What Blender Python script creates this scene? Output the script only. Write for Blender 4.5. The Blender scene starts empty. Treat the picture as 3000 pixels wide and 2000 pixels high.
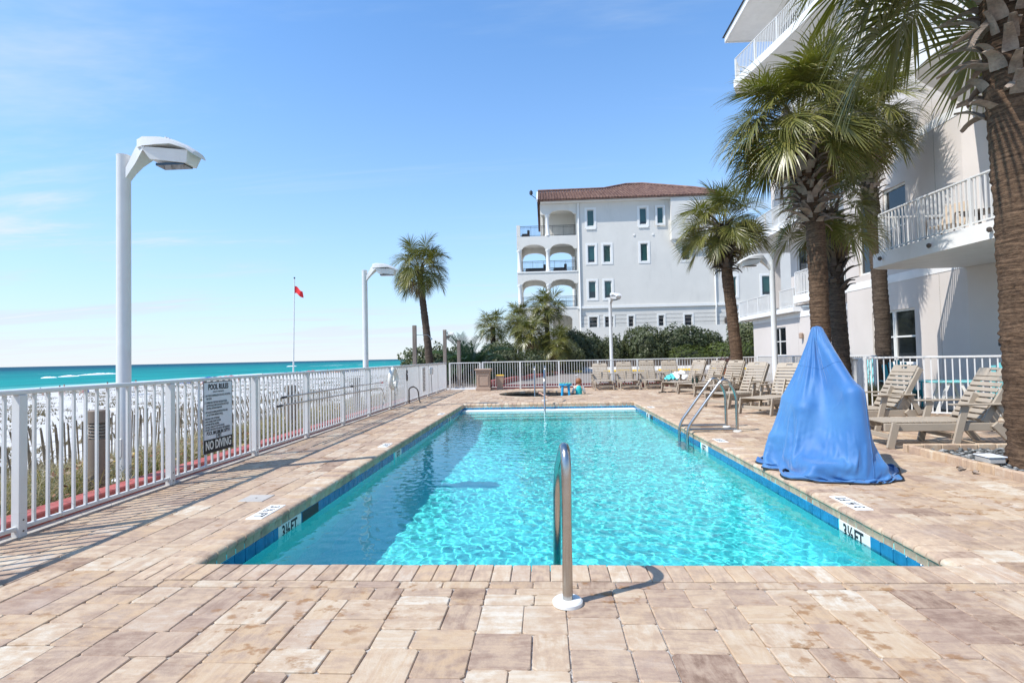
import bpy, math, random
import numpy as np
from mathutils import Vector, Matrix

# ------------------------------------------------------------------ camera, sky, sun, exposure
sc = bpy.context.scene
R_ = math.radians
CAM_H, CAM_F = 1.40, 1594.4            # eye height (m), focal length in pixels of a 3000 px wide frame
CAM_YAW, CAM_PITCH, CAM_ROLL = R_(3.4), math.atan(45 / 1594.4), R_(1.16)
cam = bpy.data.cameras.new('camera'); cam_o = bpy.data.objects.new('camera', cam)
sc.collection.objects.link(cam_o); sc.camera = cam_o
cam.sensor_width = 36; cam.lens = CAM_F / 3000 * 36; cam.clip_start = 0.05; cam.clip_end = 60000
fw = Vector((-math.sin(CAM_YAW) * math.cos(CAM_PITCH), math.cos(CAM_YAW) * math.cos(CAM_PITCH), math.sin(CAM_PITCH)))
rt = Vector((math.cos(CAM_YAW), math.sin(CAM_YAW), 0)); up = rt.cross(fw)
rt2 = rt * math.cos(CAM_ROLL) - up * math.sin(CAM_ROLL); up2 = rt * math.sin(CAM_ROLL) + up * math.cos(CAM_ROLL)
m4 = Matrix((rt2, up2, -fw)).transposed().to_4x4(); m4.translation = (0, 0, CAM_H); cam_o.matrix_world = m4

SUN_EL, SUN_AZ = R_(52), R_(209.5)      # direction towards the sun, azimuth counted from +X
sun_dir = Vector((math.cos(SUN_AZ) * math.cos(SUN_EL), math.sin(SUN_AZ) * math.cos(SUN_EL), math.sin(SUN_EL)))
sun = bpy.data.lights.new('sun', 'SUN'); sun.energy = 5.0; sun.angle = R_(0.53); sun.color = (1, .955, .89)
sun.cycles.is_caustics_light = True
sun_o = bpy.data.objects.new('sun', sun); sc.collection.objects.link(sun_o)
sun_o.rotation_euler = sun_dir.to_track_quat('Z', 'Y').to_euler()

world = bpy.data.worlds.new('World'); sc.world = world; world.use_nodes = True
wt = world.node_tree; bg = wt.nodes['Background']
sky = wt.nodes.new('ShaderNodeTexSky'); sky.sky_type = 'NISHITA'; sky.sun_disc = False
sky.sun_elevation = SUN_EL; sky.sun_rotation = math.pi / 2 - SUN_AZ
sky.air_density = 1.0; sky.dust_density = 0.35; sky.ozone_density = 3.0; sky.altitude = 0
def wn(t, **k):
    n = wt.nodes.new(t)
    for a, b in k.items(): setattr(n, a, b)
    return n
tc = wn('ShaderNodeTexCoord'); sp = wn('ShaderNodeSeparateXYZ'); wt.links.new(tc.outputs['Generated'], sp.inputs[0])
def wmath(op, a, b=None, c=None):
    n = wn('ShaderNodeMath', operation=op)
    for i, v in enumerate((a, b, c)):
        if v is None: continue
        if isinstance(v, (int, float)): n.inputs[i].default_value = v
        else: wt.links.new(v, n.inputs[i])
    return n.outputs[0]
zc = wmath('MAXIMUM', sp.outputs[2], 0.0)
# milky air near the horizon, thinning upwards
haze = wmath('MULTIPLY', wmath('POWER', wmath('SUBTRACT', 1.0, zc), 3.0), 0.93)
# thin high cloud: noise on the plane of the cloud deck
dz = wmath('ADD', zc, 0.07)
cv = wn('ShaderNodeCombineXYZ'); wt.links.new(wmath('DIVIDE', sp.outputs[0], dz), cv.inputs[0]); wt.links.new(wmath('DIVIDE', sp.outputs[1], dz), cv.inputs[1])
mp = wn('ShaderNodeMapping'); mp.inputs['Rotation'].default_value = (0, 0, R_(35)); mp.inputs['Scale'].default_value = (.30, .95, 1); wt.links.new(cv.outputs[0], mp.inputs[0])
nz = wn('ShaderNodeTexNoise'); nz.inputs['Scale'].default_value = 1.1; nz.inputs['Detail'].default_value = 7; nz.inputs['Roughness'].default_value = .62; nz.inputs['Distortion'].default_value = .5
wt.links.new(mp.outputs[0], nz.inputs[0])
mr = wn('ShaderNodeMapRange', interpolation_type='SMOOTHSTEP'); mr.inputs[1].default_value = .47; mr.inputs[2].default_value = .74; mr.inputs[4].default_value = .8
wt.links.new(nz.outputs[0], mr.inputs[0])
veil = wmath('MAXIMUM', haze, wmath('MINIMUM', wmath('ADD', haze, wmath('MULTIPLY', mr.outputs[0], .55)), .96))
mx = wn('ShaderNodeMix', data_type='RGBA'); wt.links.new(veil, mx.inputs[0]); 
tint = wn('ShaderNodeMix', data_type='RGBA', blend_type='MULTIPLY'); tint.inputs[0].default_value = 1; tint.inputs[7].default_value = (1.50, 2.32, 2.90, 1)
wt.links.new(sky.outputs[0], tint.inputs[6]); wt.links.new(tint.outputs[2], mx.inputs[6]); hz = wn('ShaderNodeMix', data_type='RGBA'); wt.links.new(wmath('MAXIMUM', wmath('POWER', wmath('SUBTRACT', 1.0, zc), 9.0), mr.outputs[0]), hz.inputs[0]); hz.inputs[6].default_value = (6.3, 8.3, 10.2, 1); hz.inputs[7].default_value = (9.5, 9.8, 10.2, 1); wt.links.new(hz.outputs[2], mx.inputs[7])
wt.links.new(mx.outputs[2], bg.inputs[0]); bg.inputs[1].default_value = 0.088
vs = sc.view_settings; vs.view_transform = 'Standard'; vs.look = 'None'; vs.gamma = 1; vs.use_curve_mapping = False; vs.exposure = 0.13
cy = sc.cycles; cy.use_denoising = True; cy.caustics_refractive = True; cy.caustics_reflective = False
cy.max_bounces = 8; cy.diffuse_bounces = 4; cy.glossy_bounces = 4; cy.transmission_bounces = 6; cy.transparent_max_bounces = 8
cy.sample_clamp_indirect = 4.0; cy.blur_glossy = 0.5

# ------------------------------------------------------------------ helpers
COL = sc.collection
rnd = random.Random(11)
nprng = np.random.default_rng(5)

class Geo:
    def __init__(s): s.v = []; s.f = []; s.a = []
    def add(s, v, f, a=None):
        o = len(s.v); s.v.extend(v); s.f.extend([tuple(i + o for i in q) for q in f])
        if a is not None: s.a.extend([a] * len(f))
        return s
    def box(s, x0, x1, y0, y1, z0, z1):
        return s.add([(x0, y0, z0), (x1, y0, z0), (x1, y1, z0), (x0, y1, z0), (x0, y0, z1), (x1, y0, z1), (x1, y1, z1), (x0, y1, z1)],
              [(3, 2, 1, 0), (4, 5, 6, 7), (0, 1, 5, 4), (1, 2, 6, 5), (2, 3, 7, 6), (3, 0, 4, 7)])
    def cbox(s, x0, x1, y0, y1, z0, z1, c=.006, M=None):
        # box with chamfered edges
        c = min(c, (x1 - x0) * .3, (y1 - y0) * .3, (z1 - z0) * .3)
        v = []
        for z in (z0, z1):
            zi = z + (c if z == z0 else -c)
            for (x, y, sx, sy) in ((x0, y0, 1, 1), (x1, y0, -1, 1), (x1, y1, -1, -1), (x0, y1, 1, -1)):
                v += [(x + sx * c, y + sy * c, z), (x + sx * c, y, zi), (x, y + sy * c, zi)]
        f = []
        def V(l, k, t): return l * 12 + (k % 4) * 3 + t
        f.append(tuple(V(0, k, 0) for k in (3, 2, 1, 0))); f.append(tuple(V(1, k, 0) for k in range(4)))
        for k in range(4):
            # side faces between corner k and k+1
            a, b = (1, 1) if k % 2 == 0 else (2, 2)
            f.append((V(0, k, a), V(0, k + 1, b), V(1, k + 1, b), V(1, k, a)))
            f.append((V(0, k, 0), V(0, k + 1, 0), V(0, k + 1, b), V(0, k, a)))
            f.append((V(1, k, a), V(1, k + 1, b), V(1, k + 1, 0), V(1, k, 0)))
            t1, t2 = (2, 1) if k % 2 == 0 else (1, 2)
            f.append((V(0, k, t1), V(0, k, t2), V(1, k, t2), V(1, k, t1)))
            f.append((V(0, k, 0), V(0, k, t2), V(0, k, t1))); f.append((V(1, k, 0), V(1, k, t1), V(1, k, t2)))
        if M is not None: v = [tuple(M @ Vector(p)) for p in v]
        return s.add(v, f)
    def bar(s, p, q, w, h, upv=(0, 0, 1), c=None):
        p = Vector(p); q = Vector(q); d = q - p; L = d.length; d.normalize(); u = Vector(upv)
        sd = d.cross(u)
        if sd.length < 1e-4: sd = d.cross(Vector((1, 0, 0)))
        sd.normalize(); u = sd.cross(d)
        M = Matrix((d, -sd, u)).transposed().to_4x4(); M.translation = p
        if c: return s.cbox(0, L, -w / 2, w / 2, -h / 2, h / 2, c, M)
        g = Geo().box(0, L, -w / 2, w / 2, -h / 2, h / 2)
        return s.add([tuple(M @ Vector(x)) for x in g.v], g.f)
    def tube(s, pts, r, n=8, cap=True):
        pts = [Vector(p) for p in pts]; m = len(pts); rr = r if isinstance(r, (list, tuple)) else [r] * m
        v = []; ref = None
        for i, p in enumerate(pts):
            t = (pts[min(i + 1, m - 1)] - pts[max(i - 1, 0)]).normalized()
            if ref is None: ref = t.orthogonal().normalized()
            ref = (ref - t * ref.dot(t)).normalized(); b = t.cross(ref)
            for k in range(n):
                a = 2 * math.pi * k / n; v.append(tuple(p + (ref * math.cos(a) + b * math.sin(a)) * rr[i]))
        f = [(i * n + k, i * n + (k + 1) % n, (i + 1) * n + (k + 1) % n, (i + 1) * n + k) for i in range(m - 1) for k in range(n)]
        if cap: f += [tuple(reversed(range(n))), tuple(range((m - 1) * n, m * n))]
        return s.add(v, f)
    def lathe(s, prof, c=(0, 0, 0), n=20):
        m = len(prof); v = []
        for (r, z) in prof:
            for k in range(n):
                a = 2 * math.pi * k / n; v.append((c[0] + r * math.cos(a), c[1] + r * math.sin(a), c[2] + z))
        f = [(i * n + k, i * n + (k + 1) % n, (i + 1) * n + (k + 1) % n, (i + 1) * n + k) for i in range(m - 1) for k in range(n)]
        f += [tuple(reversed(range(n))), tuple(range((m - 1) * n, m * n))]
        return s.add(v, f)
    def prism(s, poly, z0, z1):
        n = len(poly)
        v = [(x, y, z0) for x, y in poly] + [(x, y, z1) for x, y in poly]
        return s.add(v, [tuple(reversed(range(n))), tuple(range(n, 2 * n))] + [(i, (i + 1) % n, n + (i + 1) % n, n + i) for i in range(n)])
    def prism_y(s, poly, y0, y1):   # polygon in xz, extruded along y
        n = len(poly)
        v = [(x, y0, z) for x, z in poly] + [(x, y1, z) for x, z in poly]
        return s.add(v, [tuple(range(n)), tuple(reversed(range(n, 2 * n)))] + [((i + 1) % n, i, n + i, n + (i + 1) % n) for i in range(n)])
    def moved(s, M):
        s.v = [tuple(M @ Vector(p)) for p in s.v]; return s
    def mesh(s, name, m, smooth=None, attr=None):
        me = bpy.data.meshes.new(name); me.from_pydata(s.v, [], s.f); me.materials.append(m)
        if attr and s.a:
            at = me.attributes.new(attr, 'FLOAT_COLOR', 'FACE')
            at.data.foreach_set('color', np.array(s.a, dtype=np.float32).ravel())
        if smooth is not None:
            me.shade_smooth()
            if smooth < 180: me.set_sharp_from_angle(angle=R_(smooth))
        me.update(); return me

def link(o, parent=None, loc=None, rot=None, scale=None):
    COL.objects.link(o)
    if parent is not None: o.parent = parent
    if loc is not None: o.location = loc
    if rot is not None: o.rotation_euler = rot
    if scale is not None: o.scale = scale if isinstance(scale, (tuple, list)) else (scale,) * 3
    return o
def ob(name, me, parent=None, loc=None, rot=None, scale=None):
    return link(bpy.data.objects.new(name, me), parent, loc, rot, scale)
def go(name, g, m, parent=None, smooth=None, loc=None, rot=None, scale=None, attr=None):
    return ob(name, g.mesh(name, m, smooth, attr), parent, loc, rot, scale)
def tag(o, label=None, cat=None, group=None, kind=None):
    if label: o['label'] = label
    if cat: o['category'] = cat
    if group: o['group'] = group
    if kind: o['kind'] = kind
    return o
def thing(name, label, cat, loc=(0, 0, 0), rz=0, group=None):
    o = bpy.data.objects.new(name, None); o.empty_display_size = .1
    link(o, None, loc, (0, 0, rz)); return tag(o, label, cat, group)
def copy_thing(src, label, loc, rz=0, scale=None):
    r = src.copy(); COL.objects.link(r); r.location = loc; r.rotation_euler = (0, 0, rz); r['label'] = label
    if scale: r.scale = (scale,) * 3 if not isinstance(scale, (tuple, list)) else scale
    for ch in src.children:
        c = ch.copy(); COL.objects.link(c); c.parent = r
        for gch in ch.children:
            d = gch.copy(); COL.objects.link(d); d.parent = c
    return r

# ------------------------------------------------------------------ materials
class NT:
    def __init__(s, name):
        s.m = bpy.data.materials.new(name); s.m.use_nodes = True; s.t = s.m.node_tree
        s.p = s.t.nodes['Principled BSDF']; s.out = s.t.nodes['Material Output']
    def n(s, t, **k):
        nd = s.t.nodes.new(t)
        for a, b in k.items(): setattr(nd, a, b)
        return nd
    def l(s, a, b): s.t.links.new(a, b)
    def math(s, op, a, b=None, clamp=False):
        nd = s.n('ShaderNodeMath', operation=op); nd.use_clamp = clamp
        for i, v in enumerate((a, b)):
            if v is None: continue
            if isinstance(v, (int, float)): nd.inputs[i].default_value = v
            else: s.l(v, nd.inputs[i])
        return nd.outputs[0]
    def pos(s, scale=(1, 1, 1), rot=(0, 0, 0), add=None):
        g = s.n('ShaderNodeNewGeometry').outputs['Position']
        if add is not None:
            a = s.n('ShaderNodeVectorMath', operation='ADD'); s.l(g, a.inputs[0]); s.l(add, a.inputs[1]); g = a.outputs[0]
        mp = s.n('ShaderNodeMapping'); mp.inputs['Scale'].default_value = scale; mp.inputs['Rotation'].default_value = rot
        s.l(g, mp.inputs[0]); return mp.outputs[0]
    def noise(s, vec, scale, detail=4, rough=.55, dist=0):
        nd = s.n('ShaderNodeTexNoise'); nd.inputs['Scale'].default_value = scale; nd.inputs['Detail'].default_value = detail
        nd.inputs['Roughness'].default_value = rough; nd.inputs['Distortion'].default_value = dist
        s.l(vec, nd.inputs['Vector']); return nd.outputs[0]
    def rng(s, x, a, b, c=0., d=1., smooth=True):
        nd = s.n('ShaderNodeMapRange'); nd.interpolation_type = 'SMOOTHSTEP' if smooth else 'LINEAR'
        s.l(x, nd.inputs[0])
        for i, v in enumerate((a, b, c, d)): nd.inputs[i + 1].default_value = v
        return nd.outputs[0]
    def ramp(s, x, stops):
        nd = s.n('ShaderNodeValToRGB'); e = nd.color_ramp.elements
        while len(e) < len(stops): e.new(.5)
        for el, (p, c) in zip(e, stops): el.position = p; el.color = (*c, 1)
        s.l(x, nd.inputs[0]); return nd.outputs[0]
    def mix(s, f, a, b, mode='MIX'):
        nd = s.n('ShaderNodeMix', data_type='RGBA', blend_type=mode)
        for i, v in ((0, f), (6, a), (7, b)):
            if isinstance(v, (int, float)): nd.inputs[i].default_value = v
            elif isinstance(v, tuple): nd.inputs[i].default_value = (*v, 1)
            else: s.l(v, nd.inputs[i])
        return nd.outputs[2]
    def bump(s, h, st=.3, dist=.01):
        nd = s.n('ShaderNodeBump'); nd.inputs['Strength'].default_value = st; nd.inputs['Distance'].default_value = dist
        s.l(h, nd.inputs['Height']); s.l(nd.outputs[0], s.p.inputs['Normal'])
    def set(s, **k):
        for a, b in k.items():
            i = s.p.inputs[a.replace('_', ' ')]
            if hasattr(b, 'is_linked'): s.l(b, i)
            elif isinstance(b, tuple): i.default_value = (*b, 1) if len(b) == 3 else b
            else: i.default_value = b
        return s

def plain(name, c, rough=.5, metal=0., var=.10, scale=3., fine=0., bump=0., bscale=60., spec=.5, dirt_or_reflection=None, stretch=(1, 1, 1)):
    m = NT(name); v = m.pos(stretch); n1 = m.noise(v, scale, 5)
    col = m.mix(m.rng(n1, .3, .7), tuple(x * (1 - var) for x in c), tuple(min(1, x * (1 + var)) for x in c))
    if fine: col = m.mix(fine, col, m.mix(m.rng(m.noise(v, bscale, 3), .3, .7), tuple(x * .6 for x in c), tuple(min(1, x * 1.25) for x in c)))
    if dirt_or_reflection: col = m.mix(m.math('MULTIPLY', m.rng(m.noise(m.pos((1, 1, .35)), dirt_or_reflection[1], 6, .65), .52, .75), dirt_or_reflection[2]), col, dirt_or_reflection[0])
    m.set(Base_Color=col, Roughness=rough, Metallic=metal)
    m.p.inputs['Specular IOR Level'].default_value = spec
    if bump: m.bump(m.noise(v, bscale, 4), bump)
    return m.m

MT = {}
MT['white_metal'] = plain('white_metal', (.66, .655, .635), .38, var=.03, dirt_or_reflection=((.50, .47, .42), 7, .25))
MT['white_paint'] = plain('white_paint', (.80, .79, .77), .55, var=.03, bump=.08, dirt_or_reflection=((.55, .54, .5), 1.3, .28))
MT['stucco_pink'] = plain('stucco_pink', (.63, .575, .53), .85, var=.035, scale=.7, bump=.25, bscale=90, dirt_or_reflection=((.50, .45, .41), .9, .18))
MT['stucco_white'] = plain('stucco_white', (.65, .625, .57), .85, var=.03, scale=.5, bump=.3, bscale=14, dirt_or_reflection=((.50, .48, .44), 1.1, .38))
MT['trim_white'] = plain('trim_white', (.76, .75, .71), .6, var=.02)
MT['chaise'] = plain('chaise_plastic', (.385, .32, .245), .55, var=.06, fine=.12, bscale=120, bump=.05, dirt_or_reflection=((.36, .31, .25), 5, .25))
MT['steel'] = plain('stainless_steel', (.46, .44, .41), .24, 1., var=.06, scale=9, dirt_or_reflection=((.34, .27, .21), 9, .6))  # brown blotches put the paving's mirrored colour into the steel, along with dirt
MT['grout_tile'] = plain('pool_tile_blue', (.012, .17, .34), .14, var=.22, scale=9)
MT['wood_grey'] = plain('weathered_wood', (.20, .165, .14), .85, var=.25, scale=2.5, stretch=(6, 6, .7), bump=.3, bscale=14)
MT['wood_dark'] = plain('dark_timber', (.10, .075, .06), .85, var=.3, scale=2, stretch=(.6, 6, 6), bump=.3, bscale=14)
MT['slat_wood'] = plain('sand_fence_wood', (.33, .26, .18), .9, var=.35, scale=9)
MT['bollard'] = plain('bollard_bronze', (.215, .165, .125), .6, var=.08, fine=.15, bscale=200)
MT['black'] = plain('black_plastic', (.02, .02, .022), .5, var=.2)
MT['red_curb'] = plain('red_painted_curb', (.40, .095, .08), .75, var=.16, scale=5, fine=.2, bscale=60, dirt_or_reflection=((.42, .25, .22), 8, .5))
MT['concrete'] = plain('concrete', (.45, .42, .38), .9, var=.12, scale=2.5, fine=.2, bscale=60, bump=.15)
MT['white_plastic'] = plain('white_plastic', (.78, .77, .72), .45, var=.05, scale=10)
MT['sign_face'] = plain('sign_face', (.70, .72, .76), .45, var=.02)
MT['ink'] = plain('black_ink', (.015, .016, .02), .6, var=.1)
MT['glass_green'] = plain('window_glass_green', (.012, .06, .055), .06, var=.25, scale=.7, spec=.8)
MT['glass_dark'] = plain('window_glass_dark', (.012, .016, .02), .05, var=.3, scale=.8, spec=.8)
MT['iron'] = plain('black_iron', (.025, .025, .028), .5)
MT['teal'] = plain('teal_plastic', (.02, .27, .30), .5, var=.08)
MT['aqua'] = plain('aqua_plastic', (.20, .55, .56), .5, var=.05)
MT['blue_toy'] = plain('blue_toy_plastic', (.02, .33, .62), .4)
MT['green_toy'] = plain('green_toy_plastic', (.18, .45, .30), .4, var=.3, scale=30)
MT['asphalt'] = plain('parking_paving', (.24, .205, .175), .9, var=.12, scale=1.2, fine=.3, bscale=30)
MT['yellow'] = plain('yellow_paint', (.75, .47, .02), .6, var=.08, scale=6)
MT['beige_bin'] = plain('beige_resin', (.40, .29, .22), .7, var=.06, fine=.15, bscale=80)
MT['terracotta'] = plain('terracotta', (.42, .15, .07), .8)
MT['soil'] = plain('mulch_soil', (.10, .075, .055), .95, var=.35, scale=6, fine=.4, bscale=40, bump=.5)
MT['skin'] = plain('skin', (.62, .38, .27), .5, var=.05)
MT['hair_red'] = plain('red_brown_hair', (.26, .10, .04), .55, var=.3, scale=60)
MT['hair_dark'] = plain('dark_hair', (.03, .02, .015), .5, var=.3, scale=60)
MT['rash_guard'] = plain('turquoise_cloth', (.015, .45, .48), .7, var=.15, scale=14)
MT['towel_white'] = plain('white_towel', (.80, .82, .82), .95, var=.06, scale=12, bump=.3, bscale=150)
MT['towel_teal'] = plain('teal_towel', (.10, .50, .52), .95, var=.1, scale=12)
MT['flag_red'] = plain('red_flag_cloth', (.62, .01, .015), .7, var=.1)
MT['tan_fabric'] = plain('tan_sling_fabric', (.42, .33, .24), .7)
MT['spa_tile'] = plain('dark_spa_tile', (.05, .045, .04), .35, var=.3, scale=8)
MT['bronze'] = plain('dark_bronze_metal', (.07, .055, .045), .5)

# pavers: tone, streak direction and seed ride on a per-face colour
def paver_material(name, gain=1.0, stain=1.0):
    m = NT(name); at = m.n('ShaderNodeAttribute'); at.attribute_name = 'tone'
    sep = m.n('ShaderNodeSeparateColor'); m.l(at.outputs['Color'], sep.inputs[0])
    tone, dirn, seed = sep.outputs[0], sep.outputs[1], sep.outputs[2]
    cb = m.n('ShaderNodeCombineXYZ'); m.l(m.math('MULTIPLY', seed, 37.), cb.inputs[0]); m.l(m.math('MULTIPLY', seed, 53.), cb.inputs[1])
    va = m.pos((2.4, 13, 1), add=cb.outputs[0]); vb = m.pos((13, 2.4, 1), add=cb.outputs[0])
    sa = m.noise(va, 1.6, 6, .68, .6); sb = m.noise(vb, 1.6, 6, .68, .6)
    st = m.math('ADD', m.math('MULTIPLY', sa, dirn), m.math('MULTIPLY', sb, m.math('SUBTRACT', 1.0, dirn)))
    blot = m.noise(m.pos((1, 1, 1), add=cb.outputs[0]), 9, 5, .7)
    t2 = m.math('ADD', m.math('MULTIPLY', tone, .62), m.math('MULTIPLY', m.rng(m.math('ADD', m.math('MULTIPLY', st, .45), m.math('MULTIPLY', blot, .55)), .36, .64), .46), True)
    base = m.ramp(t2, [(0, (.23 * gain, .145 * gain, .100 * gain)), (.20, (.355 * gain, .242 * gain, .172 * gain)), (.40, (.46 * gain, .333 * gain, .240 * gain)),
                       (.60, (.56 * gain, .408 * gain, .276 * gain)), (.80, (.62 * gain, .495 * gain, .36 * gain)), (1, (.70 * gain, .62 * gain, .50 * gain))])
    base = m.mix(m.math('MULTIPLY', m.rng(seed, .66, .86), m.rng(blot, .40, .62, .08, .46)), base, (.56 * gain, .37 * gain, .20 * gain))
    base = m.mix(m.rng(seed, .24, .10, 0, .3), base, (.40 * gain, .275 * gain, .215 * gain))
    grain = m.noise(m.pos(), 170, 3, .7)
    base = m.mix(m.rng(grain, .62, .80, 0, .38), base, (.76, .70, .62))
    base = m.mix(m.rng(grain, .42, .22, 0, .40), base, (.16, .11, .09))
    ng = m.noise(m.pos(), .85, 3, .5); nf = m.noise(m.pos((1, 1.3, 1)), 7.5, 5, .62)
    sm = m.math('MULTIPLY', m.rng(ng, .44, .58), m.rng(nf, .54, .64))
    base = m.mix(m.math('MULTIPLY', sm, .72 * stain), base, (.27, .13, .045))
    base = m.mix(m.math('MULTIPLY', m.rng(m.noise(m.pos(), 2.2, 5, .6), .56, .72), .16), base, (.62, .55, .48))
    m.set(Base_Color=base, Roughness=.80); m.p.inputs['Specular IOR Level'].default_value = .3
    hb = m.math('ADD', m.math('MULTIPLY', m.noise(m.pos(), 90, 4, .7), .5), m.noise(m.pos(), 14, 3))
    m.bump(hb, .35, .008); return m.m
MT['paver'] = paver_material('tumbled_paver', .87)
MT['coping'] = paver_material('coping_brick', .94, .35)
m = NT('joint_sand'); n_ = m.noise(m.pos(), 60, 4, .7)
m.set(Base_Color=m.ramp(n_, [(.3, (.16, .13, .11)), (.48, (.34, .30, .26)), (.62, (.60, .57, .52)), (.8, (.70, .67, .62))]), Roughness=.95); m.bump(n_, .5, .006); MT['joint'] = m.m
# beach sand with dark wrack
m = NT('white_sand'); n1 = m.noise(m.pos((1, .6, 1)), .55, 6, .6); n2 = m.noise(m.pos((1, .5, 1)), 4, 5, .7)
c_ = m.mix(m.math('MULTIPLY', m.rng(n1, .44, .64), m.rng(n2, .44, .60)), (.57, .55, .52), (.36, .32, .27))
m.set(Base_Color=c_, Roughness=.95); m.bump(m.noise(m.pos(), 3, 5), .25, .05); MT['sand'] = m.m
# sea: shallow emerald bars near the beach, deep blue outside
m = NT('gulf_water'); g_ = m.n('ShaderNodeNewGeometry'); sx = m.n('ShaderNodeSeparateXYZ'); m.l(g_.outputs['Position'], sx.inputs[0])
dist = m.math('SUBTRACT', m.math('MULTIPLY', sx.outputs[0], -1.), 122.)
wob = m.math('MULTIPLY', m.math('SUBTRACT', m.noise(m.pos((.004, .0016, 1)), 1.0, 4), .5), 260.)
ld = m.math('LOGARITHM', m.math('MAXIMUM', m.math('ADD', dist, wob), 8.), 10.)
c_ = m.ramp(m.math('DIVIDE', ld, 4.), [(.22, (.08, .34, .31)), (.42, (.008, .27, .25)), (.60, (.004, .205, .205)), (.68, (.003, .135, .16)), (.745, (.002, .060, .10)), (1, (.002, .036, .078))])
pat = m.noise(m.pos((.05, .012, 1)), 1.0, 6, .65)
c_ = m.mix(m.rng(pat, .42, .64, 0, .45), c_, (.003, .10, .125))
crest = m.noise(m.pos((.035, .006, 1)), 1.0, 5, .6)
near = m.rng(dist, 15., 420., 1, 0)
foam = m.math('MULTIPLY', m.rng(crest, .635, .66), near)
shore = m.math('MULTIPLY', m.rng(m.math('ADD', dist, m.math('MULTIPLY', m.noise(m.pos((.05, .03, 1)), 1.0, 5), 26.)), 18., 30., 1, 0), .9)
caps = m.math('MULTIPLY', m.rng(m.noise(m.pos((.16, .05, 1)), 1.0, 3, .6), .735, .75), .6)
c_ = m.mix(m.math('MAXIMUM', m.math('MAXIMUM', foam, shore), caps), c_, (.80, .83, .84))
m.set(Base_Color=c_, Roughness=.55); m.p.inputs['Specular IOR Level'].default_value = .04
m.bump(m.noise(m.pos((.5, .16, 1)), 1, 6, .7), .55, .6); MT['sea'] = m.m
# pool plaster and water
m = NT('pool_plaster'); n1 = m.noise(m.pos(), 60, 3, .8); n2 = m.noise(m.pos(), .8, 4)
c_ = m.mix(m.rng(n1, .35, .65), (.06, .78, .76), (.18, .90, .86)); c_ = m.mix(m.rng(n2, .35, .7, 0, .25), c_, (.07, .75, .82))
m.set(Base_Color=c_, Roughness=.8); MT['plaster'] = m.m
m = NT('pool_water'); m.t.nodes.remove(m.p); gl = m.n('ShaderNodeBsdfGlass'); gl.inputs['IOR'].default_value = 1.33; gl.inputs['Roughness'].default_value = 0
gl.inputs['Color'].default_value = (.90, .995, 1, 1); m.l(gl.outputs[0], m.out.inputs[0]); MT['water'] = m.m
# blue vinyl cover, gloss of coated cloth, sun-faded in patches
m = NT('blue_vinyl'); n1 = m.noise(m.pos(), 1.6, 4); n2 = m.noise(m.pos((1, 1, 1)), 420, 2)
c_ = m.mix(m.rng(n1, .35, .68), (.026, .135, .36), (.055, .19, .41))
m.set(Base_Color=c_, Roughness=.6); m.p.inputs['Sheen Weight'].default_value = .35; cr1 = m.noise(m.pos((1, 1, .55)), 3.2, 2, .45, .6); rid = m.math('ABSOLUTE', m.math('SUBTRACT', cr1, .5)); m.bump(m.math('ADD', m.math('MULTIPLY', rid, -2.2), m.math('MULTIPLY', n2, .03)), .30, .03); MT['cover'] = m.m
# foliage
def leaf_mat(name, c0, c1, tip, trans=.3, rough=.42):
    m = NT(name); oi = m.n('ShaderNodeObjectInfo'); at = m.n('ShaderNodeAttribute'); at.attribute_name = 'tip'
    sep = m.n('ShaderNodeSeparateColor'); m.l(at.outputs['Color'], sep.inputs[0])
    r = m.math('ADD', m.math('MULTIPLY', oi.outputs['Random'], .6), m.math('MULTIPLY', sep.outputs[1], .4))
    c = m.mix(r, c0, c1); c = m.mix(sep.outputs[0], c, tip)
    m.set(Base_Color=c, Roughness=rough)
    tr = m.n('ShaderNodeBsdfTranslucent'); m.l(m.mix(1., c, (1.3, 1.5, .5), 'MULTIPLY'), tr.inputs[0])
    ms = m.n('ShaderNodeMixShader'); ms.inputs[0].default_value = trans; m.l(m.p.outputs[0], ms.inputs[1]); m.l(tr.outputs[0], ms.inputs[2]); m.l(ms.outputs[0], m.out.inputs[0])
    return m.m
MT['frond'] = leaf_mat('palm_frond', (.060, .076, .015), (.20, .195, .042), (.40, .29, .11), .18, .36)
MT['frond_dead'] = leaf_mat('dead_palm_frond', (.16, .10, .045), (.24, .16, .08), (.30, .22, .12), .15, .7)
MT['pinnate'] = leaf_mat('feather_palm_frond', (.045, .085, .045), (.075, .12, .06), (.15, .16, .06))
MT['shrub'] = leaf_mat('shrub_leaf', (.045, .065, .026), (.12, .135, .055), (.20, .17, .07), .2, .5)
MT['shrub_light'] = leaf_mat('light_shrub_leaf', (.050, .085, .018), (.12, .15, .03), (.20, .18, .05), .2, .5)
MT['grass'] = leaf_mat('dune_grass', (.045, .070, .018), (.15, .15, .05), (.38, .29, .15), .25, .6)
MT['drygrass'] = leaf_mat('dry_grass', (.20, .15, .075), (.34, .26, .14), (.42, .34, .20), .25, .7)
MT['scrub'] = leaf_mat('dune_scrub', (.10, .085, .055), (.22, .175, .115), (.28, .22, .14), .1, .8)
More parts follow.
